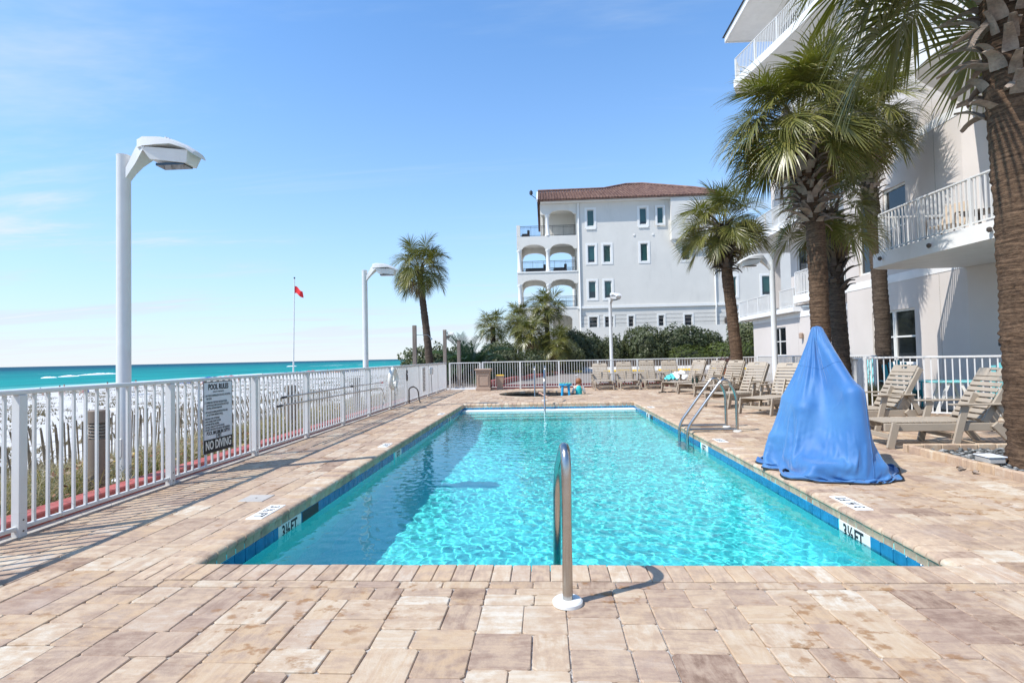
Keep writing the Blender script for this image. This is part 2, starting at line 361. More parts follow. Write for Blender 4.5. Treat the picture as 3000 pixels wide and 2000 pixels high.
def bark(name, a, b, sc_=1.):
    m = NT(name); v = m.pos((1.6 * sc_, 1.6 * sc_, 17 * sc_)); n1 = m.noise(v, 2.0, 7, .70, .35); n2 = m.noise(m.pos((6, 6, 10)), 3, 5, .7)
    t = m.math('ADD', m.math('MULTIPLY', n1, .65), m.math('MULTIPLY', n2, .35))
    m.set(Base_Color=m.ramp(t, [(.33, tuple(x * .32 for x in a)), (.46, a), (.60, b), (.74, tuple(min(1, x * 1.6) for x in b))]), Roughness=.92)
    m.p.inputs['Specular IOR Level'].default_value = .2
    m.bump(m.math('ADD', n1, m.math('MULTIPLY', n2, .6)), .9, .035); return m.m
MT['bark'] = bark('palm_bark', (.085, .053, .034), (.19, .12, .075))
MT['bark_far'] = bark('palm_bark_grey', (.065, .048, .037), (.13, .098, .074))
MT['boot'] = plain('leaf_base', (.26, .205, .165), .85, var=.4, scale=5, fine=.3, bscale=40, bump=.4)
MT['stem'] = plain('stem_wood', (.10, .075, .05), .9, var=.3)

# ------------------------------------------------------------------ ground, beach, sea
SHORE = -122.0
def smooth_noise(x, y, s, seed):
    x = x / s + seed * 13.7; y = y / s + seed * 7.3
    return (np.sin(x * 1.3 + np.sin(y * 1.7 + seed)) + np.sin(y * 1.1 + 1.3 * np.sin(x * .9 - seed)) + np.sin((x + y) * .83 + seed * 2)) / 3
PX = [-400, -200, -140, -122, -80, -40, -20, -11, -8, -6.5, -5, -4.7, 500]
PZ = [-12, -8, -5.0, -4.15, -3.3, -2.25, -1.55, -.98, -.62, -.30, -.10, -.06, -.06]
def ground_z(x, y):
    z = np.interp(x, PX, PZ)
    amp = np.interp(x, [-140, -100, -30, -9, -5], [0, .12, .22, .08, 0])
    z = z + amp * smooth_noise(x, y, 3.5, 1) + amp * .5 * smooth_noise(x, y, 1.2, 2)
    z = np.where(x > -4.6, -.06, z)
    up_ = np.clip((y - 40.5) / .8, 0, 1) * np.clip((x + 6) / 2, 0, 1)
    rise = np.clip((y - 26) / 14, 0, 1) * np.clip((x + 8) / 3, 0, 1) * .18
    return z + rise + up_ * .55
gx = np.concatenate([np.array([-400, -250, -170]), np.linspace(-145, -40, 36), np.linspace(-38, -4.4, 70), np.array([-3.5, -2, 0, 5, 12, 20, 40, 90, 200, 500])])
gy = np.concatenate([np.array([-300, -120, -50, -20]), np.linspace(-10, 60, 110), np.array([66, 74, 84, 96, 112, 135, 170, 230, 330, 500, 900, 2000])])
XX, YY = np.meshgrid(gx, gy); ZZ = ground_z(XX, YY)
g = Geo(); nx = len(gx)
g.v = np.stack([XX, YY, ZZ], -1).reshape(-1, 3).tolist()
def under_deck(x, y): return -4.4 < x < 20 and -3 < y < 23
g.f = [(j * nx + i, j * nx + i + 1, (j + 1) * nx + i + 1, (j + 1) * nx + i) for j in range(len(gy) - 1) for i in range(nx - 1)
       if not (gx[i] >= -4.41 and gx[i + 1] <= 20.1 and gy[j] >= -3.5 and gy[j + 1] <= 23.6)]
sand = go('beach_sand', g, MT['sand'], smooth=180); tag(sand, kind='structure')
g = Geo(); g.add([(-118, -3000, -4.2), (-118, 900, -4.2), (-118, 30000, -4.2), (-40000, 30000, -4.2), (-40000, 900, -4.2), (-40000, -9000, -4.2), (-118, -9000, -4.2)], [(0, 1, 4), (1, 2, 3, 4), (0, 4, 5, 6)])
tag(go('sea', g, MT['sea']), kind='structure')

# ------------------------------------------------------------------ pool deck
PX0, PX1, PY0, PY1 = -2.48, 2.62, 3.72, 16.40
CW = .28
SPA = (-.15, 20.55, 1.62)
deck = Geo()
X0, X1, Y0, Y1 = -4.62, 20.0, -3.5, 24.1
a0, a1, b0, b1 = PX0 - .1, PX1 + .1, PY0 - .1, PY1 + .1
s0, s1, t0, t1 = SPA[0] - 1.9, SPA[0] + 1.9, SPA[1] - 1.9, SPA[1] + 1.9
zb = -.011
def quad(x0, x1, y0, y1): deck.add([(x0, y0, zb), (x1, y0, zb), (x1, y1, zb), (x0, y1, zb)], [(0, 1, 2, 3)])
quad(X0, X1, Y0, b0); quad(X0, a0, b0, b1); quad(a1, X1, b0, b1); quad(X0, X1, b1, t0); quad(X0, s0, t0, t1); quad(s1, X1, t0, t1); quad(X0, X1, t1, Y1)
N = 48; ring = []
for k in range(N):
    a = 2 * math.pi * (k + .5) / N; c, s = math.cos(a), math.sin(a); q = 1.9 / max(abs(c), abs(s))
    ring.append(((SPA[0] + 1.7 * c, SPA[1] + 1.7 * s, zb), (SPA[0] + q * c, SPA[1] + q * s, zb)))
for k in range(N):
    i0, o0 = ring[k]; i1, o1 = ring[(k + 1) % N]
    deck.add([i0, o0, o1, i1], [(0, 1, 2, 3)])
deck_o = go('pool_deck', deck, MT['joint']); tag(deck_o, kind='structure')

def paver_geo(x0, x1, y0, y1, r, c=.0045, jz=.0022):
    j = lambda s=.0028: r.uniform(-s, s)
    g_ = .0024
    cs = [(x0 + g_ + j(), y0 + g_ + j()), (x1 - g_ + j(), y0 + g_ + j()), (x1 - g_ + j(), y1 - g_ + j()), (x0 + g_ + j(), y1 - g_ + j())]
    mx_, my_ = (x0 + x1) / 2, (y0 + y1) / 2
    h0 = j(jz); tx, ty = j(.008), j(.008)
    v = []
    top = lambda x, y: h0 + tx * (x - mx_) + ty * (y - my_)
    # outline of eight points so the corners are worn round
    out = []
    for i, (x, y) in enumerate(cs):
        px, py = cs[i - 1]; qx, qy = cs[(i + 1) % 4]; w = r.uniform(.006, .02)
        l1 = math.hypot(px - x, py - y); l2 = math.hypot(qx - x, qy - y)
        out += [(x + (px - x) * w / l1, y + (py - y) * w / l1), (x + (qx - x) * w / l2, y + (qy - y) * w / l2)]
    inn = [(x + (mx_ - x) * c * 2 / max(.05, abs(x - mx_) + .01) * .5, y + (my_ - y) * c * 2 / max(.05, abs(y - my_) + .01) * .5) for x, y in out]
    n = 8
    v += [(x, y, -.03) for x, y in out] + [(x, y, top(x, y) - .0045) for x, y in out] + [(x, y, top(x, y)) for x, y in inn]
    f = [(i, (i + 1) % n, n + (i + 1) % n, n + i) for i in range(n)] + [(n + i, n + (i + 1) % n, 2 * n + (i + 1) % n, 2 * n + i) for i in range(n)] + [tuple(range(2 * n, 3 * n))]
    return v, f
pr = random.Random(4)
def split(a, b, sizes):
    out = []; t = a
    while t < b - .05:
        w = pr.choice(sizes); out.append(w); t += w
    k = (b - a) / sum(out); res = []; t = a
    for w in out: res.append((t, t + w * k)); t += w * k
    return res
rects = []
def strip(x0, x1, y0, y1):
    """one strip of the random three-size bond: cells about half a metre long, each cut in its own way"""
    w = x1 - x0; y = y0
    while y < y1 - .02:
        h = pr.choice((.47, .50, .56, .64))
        if y1 - (y + h) < .16: h = y1 - y
        k = pr.random(); c = lambda u0, u1, v0, v1: rects.append((x0 + w * u0, x0 + w * u1, y + h * v0, y + h * v1))
        if k < .30: m1, m2 = pr.choice((.33, .5, .62)), pr.choice((.4, .5, .66)); c(0, .5, 0, m1); c(0, .5, m1, 1); c(.5, 1, 0, m2); c(.5, 1, m2, 1)
        elif k < .52: m1 = pr.choice((.4, .5, .6)); a_, b_ = pr.choice(((.62, .38), (.38, .62), (.6, .5))); c(0, a_, 0, m1); c(a_, 1, 0, m1); c(0, b_, m1, 1); c(b_, 1, m1, 1)
        elif k < .72: a_ = pr.choice((.38, .6)); c(0, a_, 0, .5); c(0, a_, .5, 1); c(a_, 1, 0, .34); c(a_, 1, .34, 1)
        elif k < .88: a_ = pr.choice((.4, .6)); c(0, a_, 0, .64); c(0, a_, .64, 1); c(a_, 1, 0, .5); c(a_, 1, .5, 1)
        else: c(0, .62, 0, .5); c(.62, 1, 0, .5); c(0, 1 / 2, .5, 1); c(1 / 2, 1, .5, 1)
        y += h
for xa, xb in ((-4.34, PX0 - CW), (PX0 - CW, PX1 + CW), (PX1 + CW, 4.88), (4.88, 7.0), (7.0, 9.1)):
    for (cx0, cx1) in split(xa, xb, (.50, .54, .50)):
        if xa == PX0 - CW: iv = [(-1.5, PY0 - CW - .105), (PY1 + CW + .012, 23.95)]
        elif xa == 4.88: iv = [(-1.5, 4.2), (7.8, 23.95)]
        elif xa == 7.0: iv = [(-1.5, 4.2), (7.8, 12.6), (16.4, 23.95)]
        else: iv = [(-1.5, 23.95)]
        for ya, yb in iv: strip(cx0, cx1, ya + (0 if ya > -1 else pr.uniform(-.3, 0)), yb)
for (cx0, cx1) in split(PX0 - CW, PX1 + CW, (.28, .33, .24, .3)): rects.append((cx0, cx1, PY0 - CW - .10, PY0 - CW - .006))
def in_spa(r_):
    dx = max(r_[0] - SPA[0], 0, SPA[0] - r_[1]); dy = max(r_[2] - SPA[1], 0, SPA[1] - r_[3])
    return math.hypot(dx, dy) < SPA[2] + .06
rects = [r_ for r_ in rects if not in_spa(r_)]
def view_rank(r_):
    x, y = (r_[0] + r_[1]) / 2, (r_[2] + r_[3]) / 2
    return y * 1.0 + 100 * (y < 2.25 or abs(x + .06 * y) > y * .96 + .1)
rects.sort(key=view_rank)
far_p = Geo()
for i, r_ in enumerate(rects):
    v, f = paver_geo(*r_, pr)
    x_ = (r_[0] + r_[1]) / 2
    tone = min(1, max(0, pr.gauss(.50, .24))); 
    if pr.random() < .05: tone = min(1, tone + .35)
    col = (tone, 1. if pr.random() < .6 else 0., pr.random(), 1)
    if i < 300:
        q = Geo(); mxx, myy = x_, (r_[2] + r_[3]) / 2
        q.add([(a - mxx, b - myy, c) for a, b, c in v], f, col)
        go('paver', q, MT['paver'], deck_o, loc=(mxx, myy, 0), attr='tone')
    else: far_p.add(v, f, col)
tag(go('paver_field', far_p, MT['paver'], deck_o, attr='tone'), kind='stuff')
# skimmer lid and flush deck boxes
lid = Geo(); lid.cbox(-3.12, -2.86, 5.34, 5.60, -.02, .0055, .004)
lo_ = go('skimmer_lid', lid, MT['concrete'], deck_o); q = Geo(); q.lathe([(.011, 0), (.011, .0015)], (-2.99, 5.47, .0056), 10); go('lid_hole', q, MT['black'], lo_)

# ------------------------------------------------------------------ swimming pool
pool = thing('swimming_pool', 'long rectangular turquoise pool with brick coping and blue waterline tile', 'pool', (0, 0, 0))
def floor_z(y): return float(np.interp(y, [PY0, 7.0, 12.0, 15.2, 17], [-1.27, -1.42, -1.62, -1.30, -1.25]))
g = Geo(); ys = [PY0, 7.0, 9.5, 12.0, 13.6, 15.2, PY1]; zt = -.075
for i, y in enumerate(ys): g.v += [(PX0, y, zt), (PX0, y, floor_z(y) + .15), (PX0 + .15, y, floor_z(y)), (PX1 - .15, y, floor_z(y)), (PX1, y, floor_z(y) + .15), (PX1, y, zt)]
for i in range(len(ys) - 1):
    for k in range(5): g.f.append((i * 6 + k, i * 6 + k + 1, i * 6 + 7 + k, i * 6 + 6 + k))
g.f += [(0, 5, 4, 3, 2, 1), tuple((len(ys) - 1) * 6 + k for k in range(6))]
basin = go('basin', g, MT['plaster'], pool); basin.cycles.is_caustics_receiver = True
prof = [(CW, 0), (.03, 0), (.010, -.004), (-.008, -.013), (-.017, -.028), (-.017, -.042), (-.007, -.055), (-.004, -.060), (-.004, -.115), (CW, -.115)]
def coping_mesh(w, r, nose=True):
    g_ = Geo(); n = len(prof); e = .003; P = prof if nose else [(CW, 0), (0, 0), (0, -.115), (CW, -.115)]; n = len(P)
    jz = r.uniform(-.0015, .0015); jn = r.uniform(-.003, .003)
    v = []
    for (u, off) in ((e, .004), (e + .004, 0), (w - e - .004, 0), (w - e, .004)):
        v += [(u, s + (off if s < .2 else -off) + jn, z + jz + (-off if z > -.02 else 0)) for s, z in P]
    f = [(k * n + i, k * n + (i + 1) % n, (k + 1) * n + (i + 1) % n, (k + 1) * n + i) for k in range(3) for i in range(n)]
    f += [tuple(reversed(range(n))), tuple(range(3 * n, 4 * n))]
    return g_.add(v, [tuple(reversed(q)) for q in f], (min(1, max(0, r.gauss(.56, .2))), 0., r.random(), 1))
cr = random.Random(9)
def coping_run(p0, p1, rz, nose_from=0., nose_to=1e9):
    L = (Vector(p1) - Vector(p0)).length; n = round(L / .125); w = L / n; d = (Vector(p1) - Vector(p0)).normalized()
    for i in range(n):
        mid = (i + .5) * w
        me = coping_mesh(w, cr, nose_from < mid < nose_to).mesh('coping_stone', MT['coping'], 35, 'tone')
        o = ob('coping_stone', me, pool, tuple(Vector(p0) + d * (i * w)), (0, 0, rz))
# local x along the edge, local y outward from the pool
coping_run((PX1 + CW, PY0, 0), (PX0 - CW, PY0, 0), math.pi, CW, CW + PX1 - PX0)
coping_run((PX0 - CW, PY1, 0), (PX1 + CW, PY1, 0), 0, CW, CW + PX1 - PX0)
coping_run((PX0, PY0, 0), (PX0, PY1, 0), math.pi / 2)
coping_run((PX1, PY1, 0), (PX1, PY0, 0), -math.pi / 2)
tile = Geo().cbox(-.0745, .0745, -.009, .004, -.272, -.118, .003).mesh('waterline_tile', MT['grout_tile'])
def tile_run(p0, p1, rz, skip=()):
    L = (Vector(p1) - Vector(p0)).length; n = round(L / .157); w = L / n; d = (Vector(p1) - Vector(p0)).normalized()
    for i in range(n):
        p = Vector(p0) + d * ((i + .5) * w)
        if any(abs(p.y - s) < .22 and rz in (math.pi / 2, -math.pi / 2) for s in skip): continue
        ob('waterline_tile', tile, pool, tuple(p), (0, 0, rz), (w / .157, 1, 1))
tile_run((PX1, PY0, 0), (PX0, PY0, 0), math.pi); tile_run((PX0, PY1, 0), (PX1, PY1, 0), 0)
tile_run((PX0, PY0, 0), (PX0, PY1, 0), math.pi / 2, (5.13, 9.0, 13.9)); tile_run((PX1, PY1, 0), (PX1, PY0, 0), -math.pi / 2, (4.87, 9.25, 14.2))
def text(name, s, size, M, mat, parent, align='CENTER', bold=.0, ext=.0008, sx=1.0, space=1.0):
    cu = bpy.data.curves.new(name, 'FONT'); cu.body = s; cu.size = size; cu.align_x = align; cu.align_y = 'CENTER'; cu.extrude = ext; cu.offset = bold; cu.space_character = space
    cu.resolution_u = 3; cu.materials.append(mat)
    t_ = bpy.data.objects.new(name, cu); COL.objects.link(t_); bpy.context.view_layer.update()
    me = bpy.data.meshes.new_from_object(t_.evaluated_get(bpy.context.evaluated_depsgraph_get())); bpy.data.objects.remove(t_); bpy.data.curves.remove(cu)
    o = bpy.data.objects.new(name, me); COL.objects.link(o); o.parent = parent
    o.matrix_local = M @ Matrix.Diagonal((sx, 1, 1, 1)); return o
def frame(origin, xdir, ydir):
    x = Vector(xdir).normalized(); y = Vector(ydir).normalized(); z = x.cross(y)
    M = Matrix((x, y, z)).transposed().to_4x4(); M.translation = origin; return M
# depth markers on the waterline
def wall_marker(side, y, s, hw=.235):
    x = PX0 if side < 0 else PX1; n = 1 if side < 0 else -1
    q = Geo().cbox(min(x + n * .010, x - n * .004), max(x + n * .010, x - n * .004), y - hw, y + hw, -.272, -.118, .002)
    o = go('depth_marker', q, MT['white_plastic'], pool); o['label'] = 'white depth marker tile reading ' + s.replace('\u00bd', ' 1/2 ')
    xd = (0, 1, 0) if side < 0 else (0, -1, 0)
    text('lettering', s, .165, frame((x + n * .0115, y, -.195), xd, (0, 0, 1)), MT['ink'], o, bold=.004, sx=.78)
wall_marker(-1, 5.13, '3\u00bdFT.'); wall_marker(1, 4.87, '3\u00bdFT.'); wall_marker(-1, 9.0, '5FT.', .19); wall_marker(1, 9.25, '5FT.', .19); wall_marker(-1, 13.9, '4FT.', .19); wall_marker(1, 14.2, '4FT.', .19)
def top_marker(side, y, s, L=.46):
    x = PX0 - .145 if side < 0 else PX1 + .145
    q = Geo().cbox(x - .075, x + .075, y - L / 2, y + L / 2, -.02, .0055, .003)
    o = go('deck_marker', q, MT['white_plastic'], pool); o['label'] = 'white marker tile set in the coping reading ' + s
    xd, yd = ((0, -1, 0), (1, 0, 0)) if side < 0 else ((0, 1, 0), (-1, 0, 0))
    text('lettering', s, .125, frame((x, y, .0066), xd, yd), MT['ink'], o, sx=.85, bold=.002, space=1.15)
top_marker(-1, 4.98, '3 \u00bd FT'); top_marker(1, 5.20, '3 \u00bd FT'); top_marker(-1, 8.78, '5 FT', .36); top_marker(1, 8.9, '5 FT', .36); top_marker(-1, 13.6, '4 FT', .36); top_marker(1, 14.6, '4 FT', .36)
for (x_, n_, ya, yb) in ((PX0, 1, 5.39, 5.78), (PX1, -1, 13.55, 13.85)): go('skimmer_opening', Geo().cbox(min(x_ - n_ * .004, x_ + n_ * .012), max(x_ - n_ * .004, x_ + n_ * .012), ya, yb, -.27, -.12, .003), MT['black'], pool)
# steps across the far end
for i, (ya, zt_) in enumerate(((15.98, -.172), (15.62, -.43), (15.26, -.68), (14.90, -.93))):
    g = Geo().cbox(PX0 + .012, PX1 - .012, ya, PY1 - .012 - .001 * i, -1.28 + .01 * i, zt_, .01); st = go('step', g, MT['white_plastic'] if i == 0 else MT['plaster'], pool); st.cycles.is_caustics_receiver = True
    g = Geo().box(PX0 + .02, PX1 - .02, ya - .006, ya + .05, zt_ - .05, zt_ + .003); go('nosing_tile', g, MT['grout_tile'], st) if i else None
dr = Geo().lathe([(.07, 0), (.07, .008), (.05, .012)], (1.95, 6.2, floor_z(6.2) + .0), 16); ff_ = go('floor_fitting', dr, MT['plaster'], pool, 30); ff_.cycles.is_caustics_receiver = True
# water surface with real ripples
def wave(X, Y, seed, n=70, lo=.06, hi=.32, slope=.0175):
    r = np.random.default_rng(seed); Z = np.zeros_like(X)
    for i in range(n):
        lam = lo * (hi / lo) ** r.random(); th = r.normal(.5, 1.0); k = 2 * np.pi / lam
        Z += lam * (lam / hi) ** .15 * np.sin(k * (X * np.cos(th) + Y * np.sin(th)) + r.uniform(0, 6.28) + .9 * np.sin(.7 * X + .9 * Y + r.uniform(0, 6)))
    gx_ = np.gradient(Z, axis=1) / (X[0, 1] - X[0, 0]); return Z * slope / gx_.std()
WATER_Z = -.205
xs = np.linspace(PX0 - .004, PX1 + .004, 380); ysn = np.linspace(PY0 - .004, PY1 + .004, 930); X, Y = np.meshgrid(xs, ysn)
Z = WATER_Z + wave(X, Y, 3)
g = Geo(); g.v = np.stack([X, Y, Z], -1).reshape(-1, 3).tolist(); n = 380
g.f = [(j * n + i, j * n + i + 1, (j + 1) * n + i + 1, (j + 1) * n + i) for j in range(929) for i in range(379)]
water = go('water', g, MT['water'], pool, 180); water.cycles.is_caustics_caster = True

# ------------------------------------------------------------------ spa
spa = thing('spa', 'sunken round spa with dark tiled wall beyond the pool', 'hot tub', (SPA[0], SPA[1], 0))
R0 = SPA[2]; sr = random.Random(2)
for k in range(44):
    a0_, a1_ = 2 * math.pi * k / 44, 2 * math.pi * (k + .96) / 44; j = sr.uniform(-.001, .001)
    pts = [((R0 - .02) * math.cos(a0_), (R0 - .02) * math.sin(a0_)), ((R0 + .30) * math.cos(a0_), (R0 + .30) * math.sin(a0_)), ((R0 + .30) * math.cos(a1_), (R0 + .30) * math.sin(a1_)), ((R0 - .02) * math.cos(a1_), (R0 - .02) * math.sin(a1_))]
    g = Geo(); v = [(x, y, -.07) for x, y in pts] + [(x, y, .007 + j) for x, y in pts]
    g.add(v, [(3, 2, 1, 0), (4, 5, 6, 7), (0, 1, 5, 4), (1, 2, 6, 5), (2, 3, 7, 6), (3, 0, 4, 7)], (min(1, max(0, sr.gauss(.55, .2))), 0., sr.random(), 1))
    go('rim_stone', g, MT['coping'], spa, attr='tone')
g = Geo(); n = 48; zs = [(R0, -.06), (R0, -.55), (R0 - .45, -.55), (R0 - .45, -1.0)]
for r_, z in zs: g.v += [(r_ * math.cos(2 * math.pi * k / n), r_ * math.sin(2 * math.pi * k / n), z) for k in range(n)]
g.f = [(i * n + (k + 1) % n, i * n + k, (i + 1) * n + k, (i + 1) * n + (k + 1) % n) for i in range(3) for k in range(n)] + [tuple(range(3 * n, 4 * n))]
go('wall', g, MT['spa_tile'], spa, 30)
xs = np.linspace(-R0, R0, 90); X, Y = np.meshgrid(xs, xs); Z = wave(X, Y, 8, lo=.2, slope=.07) - .17
g = Geo(); g.v = np.stack([X, Y, Z], -1).reshape(-1, 3).tolist()
g.f = [(j * 90 + i, j * 90 + i + 1, (j + 1) * 90 + i + 1, (j + 1) * 90 + i) for j in range(89) for i in range(89) if math.hypot(xs[i] + .018, xs[j] + .018) < R0 + .03]
go('water', g, MT['water'], spa, 180)

# ------------------------------------------------------------------ stainless rails
def arc(c, r, a0, a1, n, ax, ay):
    c = Vector(c); ax = Vector(ax); ay = Vector(ay)
    return [tuple(c + ax * (r * math.cos(R_(a0 + (a1 - a0) * i / n))) + ay * (r * math.sin(R_(a0 + (a1 - a0) * i / n)))) for i in range(n + 1)]
def smooth_path(pts, r=.15, n=7):
    P = [Vector(p) for p in pts]; out = [P[0]]
    for i in range(1, len(P) - 1):
        a, b, c = P[i - 1], P[i], P[i + 1]; ra = min(r, (a - b).length * .48, (c - b).length * .48)
        p0 = b + (a - b).normalized() * ra; p1 = b + (c - b).normalized() * ra
        for k in range(n + 1):
            t = k / n; out.append(p0 * (1 - t) ** 2 + b * 2 * t * (1 - t) + p1 * t * t)
    out.append(P[-1]); return out
def plate(parent, x, y, r=.085):
    go('base_plate', Geo().lathe([(r, 0), (r, .018), (r * .9, .026), (r * .45, .028)], (x, y, .001), 24), MT['white_plastic'], parent, 40)
hr = thing('pool_handrail', 'bent stainless steel grab rail on a white base disc at the near coping', 'handrail', (.10, 3.13, 0))
g = Geo().tube(smooth_path([(0, 0, -.02), (.01, 0, .93), (-.03, .62, .62), (-.05, .95, -.5)], .22, 10), .029, 16); go('rail', g, MT['steel'], hr, 60)
plate(hr, 0, 0)
hr2 = thing('pool_handrail', 'slim steel grab rail at the far pool steps', 'handrail', (-.03, 17.15, 0))
g = Geo().tube(smooth_path([(0, 0, -.02), (0, 0, 1.02), (0, -.75, .80), (0, -1.35, -.68)], .22, 8), .027, 12); go('rail', g, MT['steel'], hr2, 60); plate(hr2, 0, 0)
ld = thing('pool_ladder', 'stainless steel ladder rails standing over the right pool edge', 'ladder', (0, 0, 0))
for yy in (9.88, 10.46):
    r_ = go('rail', Geo().tube(smooth_path([(2.50, yy, -.95), (2.50, yy, .07), (3.17, yy, .98), (3.37, yy, .70), (3.37, yy, -.02)], .16, 8), .026, 14), MT['steel'], ld, 60)
    go('lower_bar', Geo().tube([(2.50, yy, .045), (3.37, yy, .045)], .024, 12), MT['steel'], r_, 60); plate(r_, 3.37, yy, .075)
for z in (-.45, -.75): go('tread', Geo().cbox(2.42, 2.56, 9.88, 10.46, z - .02, z, .005), MT['white_plastic'], ld)
sr_ = thing('spa_handrail', 'pair of bent bronze rails at the far edge of the round spa', 'handrail', (-.42, 21.9, 0))
for dx in (0, .42):
    go('rail', Geo().tube(smooth_path([(dx, .42, -.02), (dx, .42, 1.0), (dx, -.05, .95), (dx, -.40, -.6)], .15, 6), .026, 10), MT['steel'], sr_, 60)

# ------------------------------------------------------------------ aluminium fences
def baluster_mesh(h, w=.026): return Geo().box(-w / 2, w / 2, -w / 2, w / 2, 0, h).mesh('baluster', MT['white_metal'])
post_me = Geo().cbox(-.037, .037, -.037, .037, 0, 1.0, .004).mesh('post', MT['white_metal'])
bal_me = Geo().box(-.0112, .0112, -.0112, .0112, 0, 1.0).mesh('baluster', MT['white_metal'])
def fence(root, p0, p1, z0, h, posts, nb, thin=1.0):
    """posts: list of distances along the run; nb balusters between neighbouring posts; all in world metres under root"""
    p0 = Vector((*p0, 0)); p1 = Vector((*p1, 0)); d = (p1 - p0); L = d.length; d.normalize(); rz = math.atan2(d.y, d.x)
    org = root.location
    def W(t, z): q = p0 + d * t; return (q.x - org.x, q.y - org.y, z - org.z)
    go('top_rail', Geo().bar(W(-.03, z0 + h - .02), W(L + .03, z0 + h - .02), .062, .042, c=.008), MT['white_metal'], root)
    go('bottom_rail', Geo().bar(W(0, z0 + .075), W(L, z0 + .075), .035, .035, c=.004), MT['white_metal'], root)
    for i, t in enumerate(posts):
        o = ob('post', post_me, root, W(t, z0), (0, 0, rz), (1, 1, h - .042))
        if i < 9:
            for zz in (.05, .14): go('bolt', Geo().tube([(0, -.0375, zz), (0, -.0405, zz)], .007, 8), MT['bronze'], o, loc=(0, 0, 0), scale=(1, 1, 1 / (h - .042)))
    for a, b in zip(posts[:-1], posts[1:]):
        m_ = nb if isinstance(nb, int) else max(1, round((b - a) / nb) - 1)
        for k in range(m_):
            t = a + (b - a) * (k + 1) / (m_ + 1)
            ob('baluster', bal_me, root, W(t, z0 + .09), (0, 0, rz), (thin, thin, h - .13))
FX = -4.36
fl = thing('sea_side_fence', 'long white metal railing along the sea side of the deck', 'fence', (FX, 4.3, 0))
PY = [-1.2, .64, 2.46, 4.28, 6.1, 7.95, 9.73, 11.52, 13.27, 15.1, 16.86, 18.5, 20.1, 21.8, 23.72]
fence(fl, (FX, -1.25), (FX, 23.75), 0, 1.21, [y + 1.25 for y in PY], 13)
ff = thing('end_fence', 'white metal railing closing the far end of the deck', 'fence', (0, 24, 0))
fence(ff, (-2.75, 24.0), (9.1, 24.0), 0, 1.20, [0, 1.66, 3.36, 5.06, 6.77, 8.47, 10.17, 11.85], 14, .8)
gt = thing('end_gate', 'narrow white railing gate in the far left corner of the deck', 'gate', (-3.5, 24, 0))
fence(gt, (-4.22, 24.0), (-2.87, 24.0), .0, 1.19, [0, 1.35], 12, .8)
fr = thing('side_fence', 'white metal railing running back from the lamp post beside the ground floor', 'fence', (9.12, 20, 0))
fence(fr, (9.12, 23.9), (9.12, 15.6), 0, 1.24, [0, 1.66, 3.32, 4.98, 6.64, 8.3], 14)
fp = thing('patio_fence', 'white metal railing in front of the teal patio chairs', 'fence', (7.6, 11.8, 0))
L_ = math.hypot(3.5, 3.1)
fence(fp, (7.02, 12.42), (10.9, 9.9), 0, 1.24, [0, 2.31, 4.62], 19)
fpr = thing('patio_fence', 'short white railing running back from the corner by the ornamental grass', 'fence', (7.0, 13, 0))
fence(fpr, (7.0, 12.54), (7.9, 15.4), 0, 1.22, [0, 1.5, 3.0], 12)
g = Geo().box(-4.60, -4.345, -3, 24.05, -.05, .004); st_ = go('fence_footing', g, MT['concrete']); tag(st_, kind='structure')
cb = Geo()
cb.cbox(-4.69, -4.47, -3, 24.1, -.05, .115, .012); cu = go('red_curb', cb, MT['red_curb']); tag(cu, 'red painted concrete curb behind the sea side railing', 'curb')

# ------------------------------------------------------------------ lamp posts
def lamp_parts(h=3.95):
    pole = Geo().lathe([(.125, 0), (.125, .03), (.11, .045), (.082, .05), (.078, .06), (.076, h - .01), (.079, h), (.06, h + .006)], n=20)
    A = Geo()
    # swept arm, box section growing towards the head
    sec = [(.06, h - .20, .10, .05), (.12, h - .10, .12, .055), (.20, h + .02, .15, .07), (.29, h + .10, .14, .11), (.38, h + .13, .10, .16)]
    for i, (x, z, hh, ww) in enumerate(sec): A.v += [(x, -ww, z - hh), (x, ww, z - hh), (x, ww, z + hh * .25), (x, -ww, z + hh * .25)]
    for i in range(len(sec) - 1):
        for k in range(4): A.f.append((i * 4 + k, i * 4 + (k + 1) % 4, i * 4 + 4 + (k + 1) % 4, i * 4 + 4 + k))
    A.f += [(3, 2, 1, 0), tuple(len(A.v) - 4 + k for k in range(4))]
    Hd = Geo()
    top = [(.26, h + .17, .12), (.36, h + .185, .165), (.55, h + .165, .19), (.72, h + .12, .19), (.88, h + .05, .165), (.96, h - .01, .12)]
    for (x, z, w) in top: Hd.v += [(x, -w, min(z, h + .10) - .055), (x, -w, z - .03), (x, -w * .55, z), (x, w * .55, z), (x, w, z - .03), (x, w, min(z, h + .10) - .055)]
    for i in range(len(top) - 1):
        for k in range(6): Hd.f.append((i * 6 + k, i * 6 + 6 + k, i * 6 + 6 + (k + 1) % 6, i * 6 + (k + 1) % 6))
    Hd.f += [tuple(range(6)), tuple(reversed(range(30, 36)))]
    H2 = Geo()   # lower housing, tapered
    a = [(.33, .155, h + .045), (.90, .135, h - .02)]; b = [(.42, .12, h - .10), (.86, .10, h - .16)]
    for (x, w, z) in a + b: H2.v += [(x, -w, z), (x, w, z)]
    H2.f = [(0, 1, 3, 2), (4, 6, 7, 5), (0, 2, 6, 4), (1, 5, 7, 3), (0, 4, 5, 1), (2, 3, 7, 6)]
    L = Geo().box(.47, .82, -.085, .085, h - .165, h - .135)
    L.moved(Matrix.Translation((0, 0, -.005)))
    return pole, A, Hd, H2, L
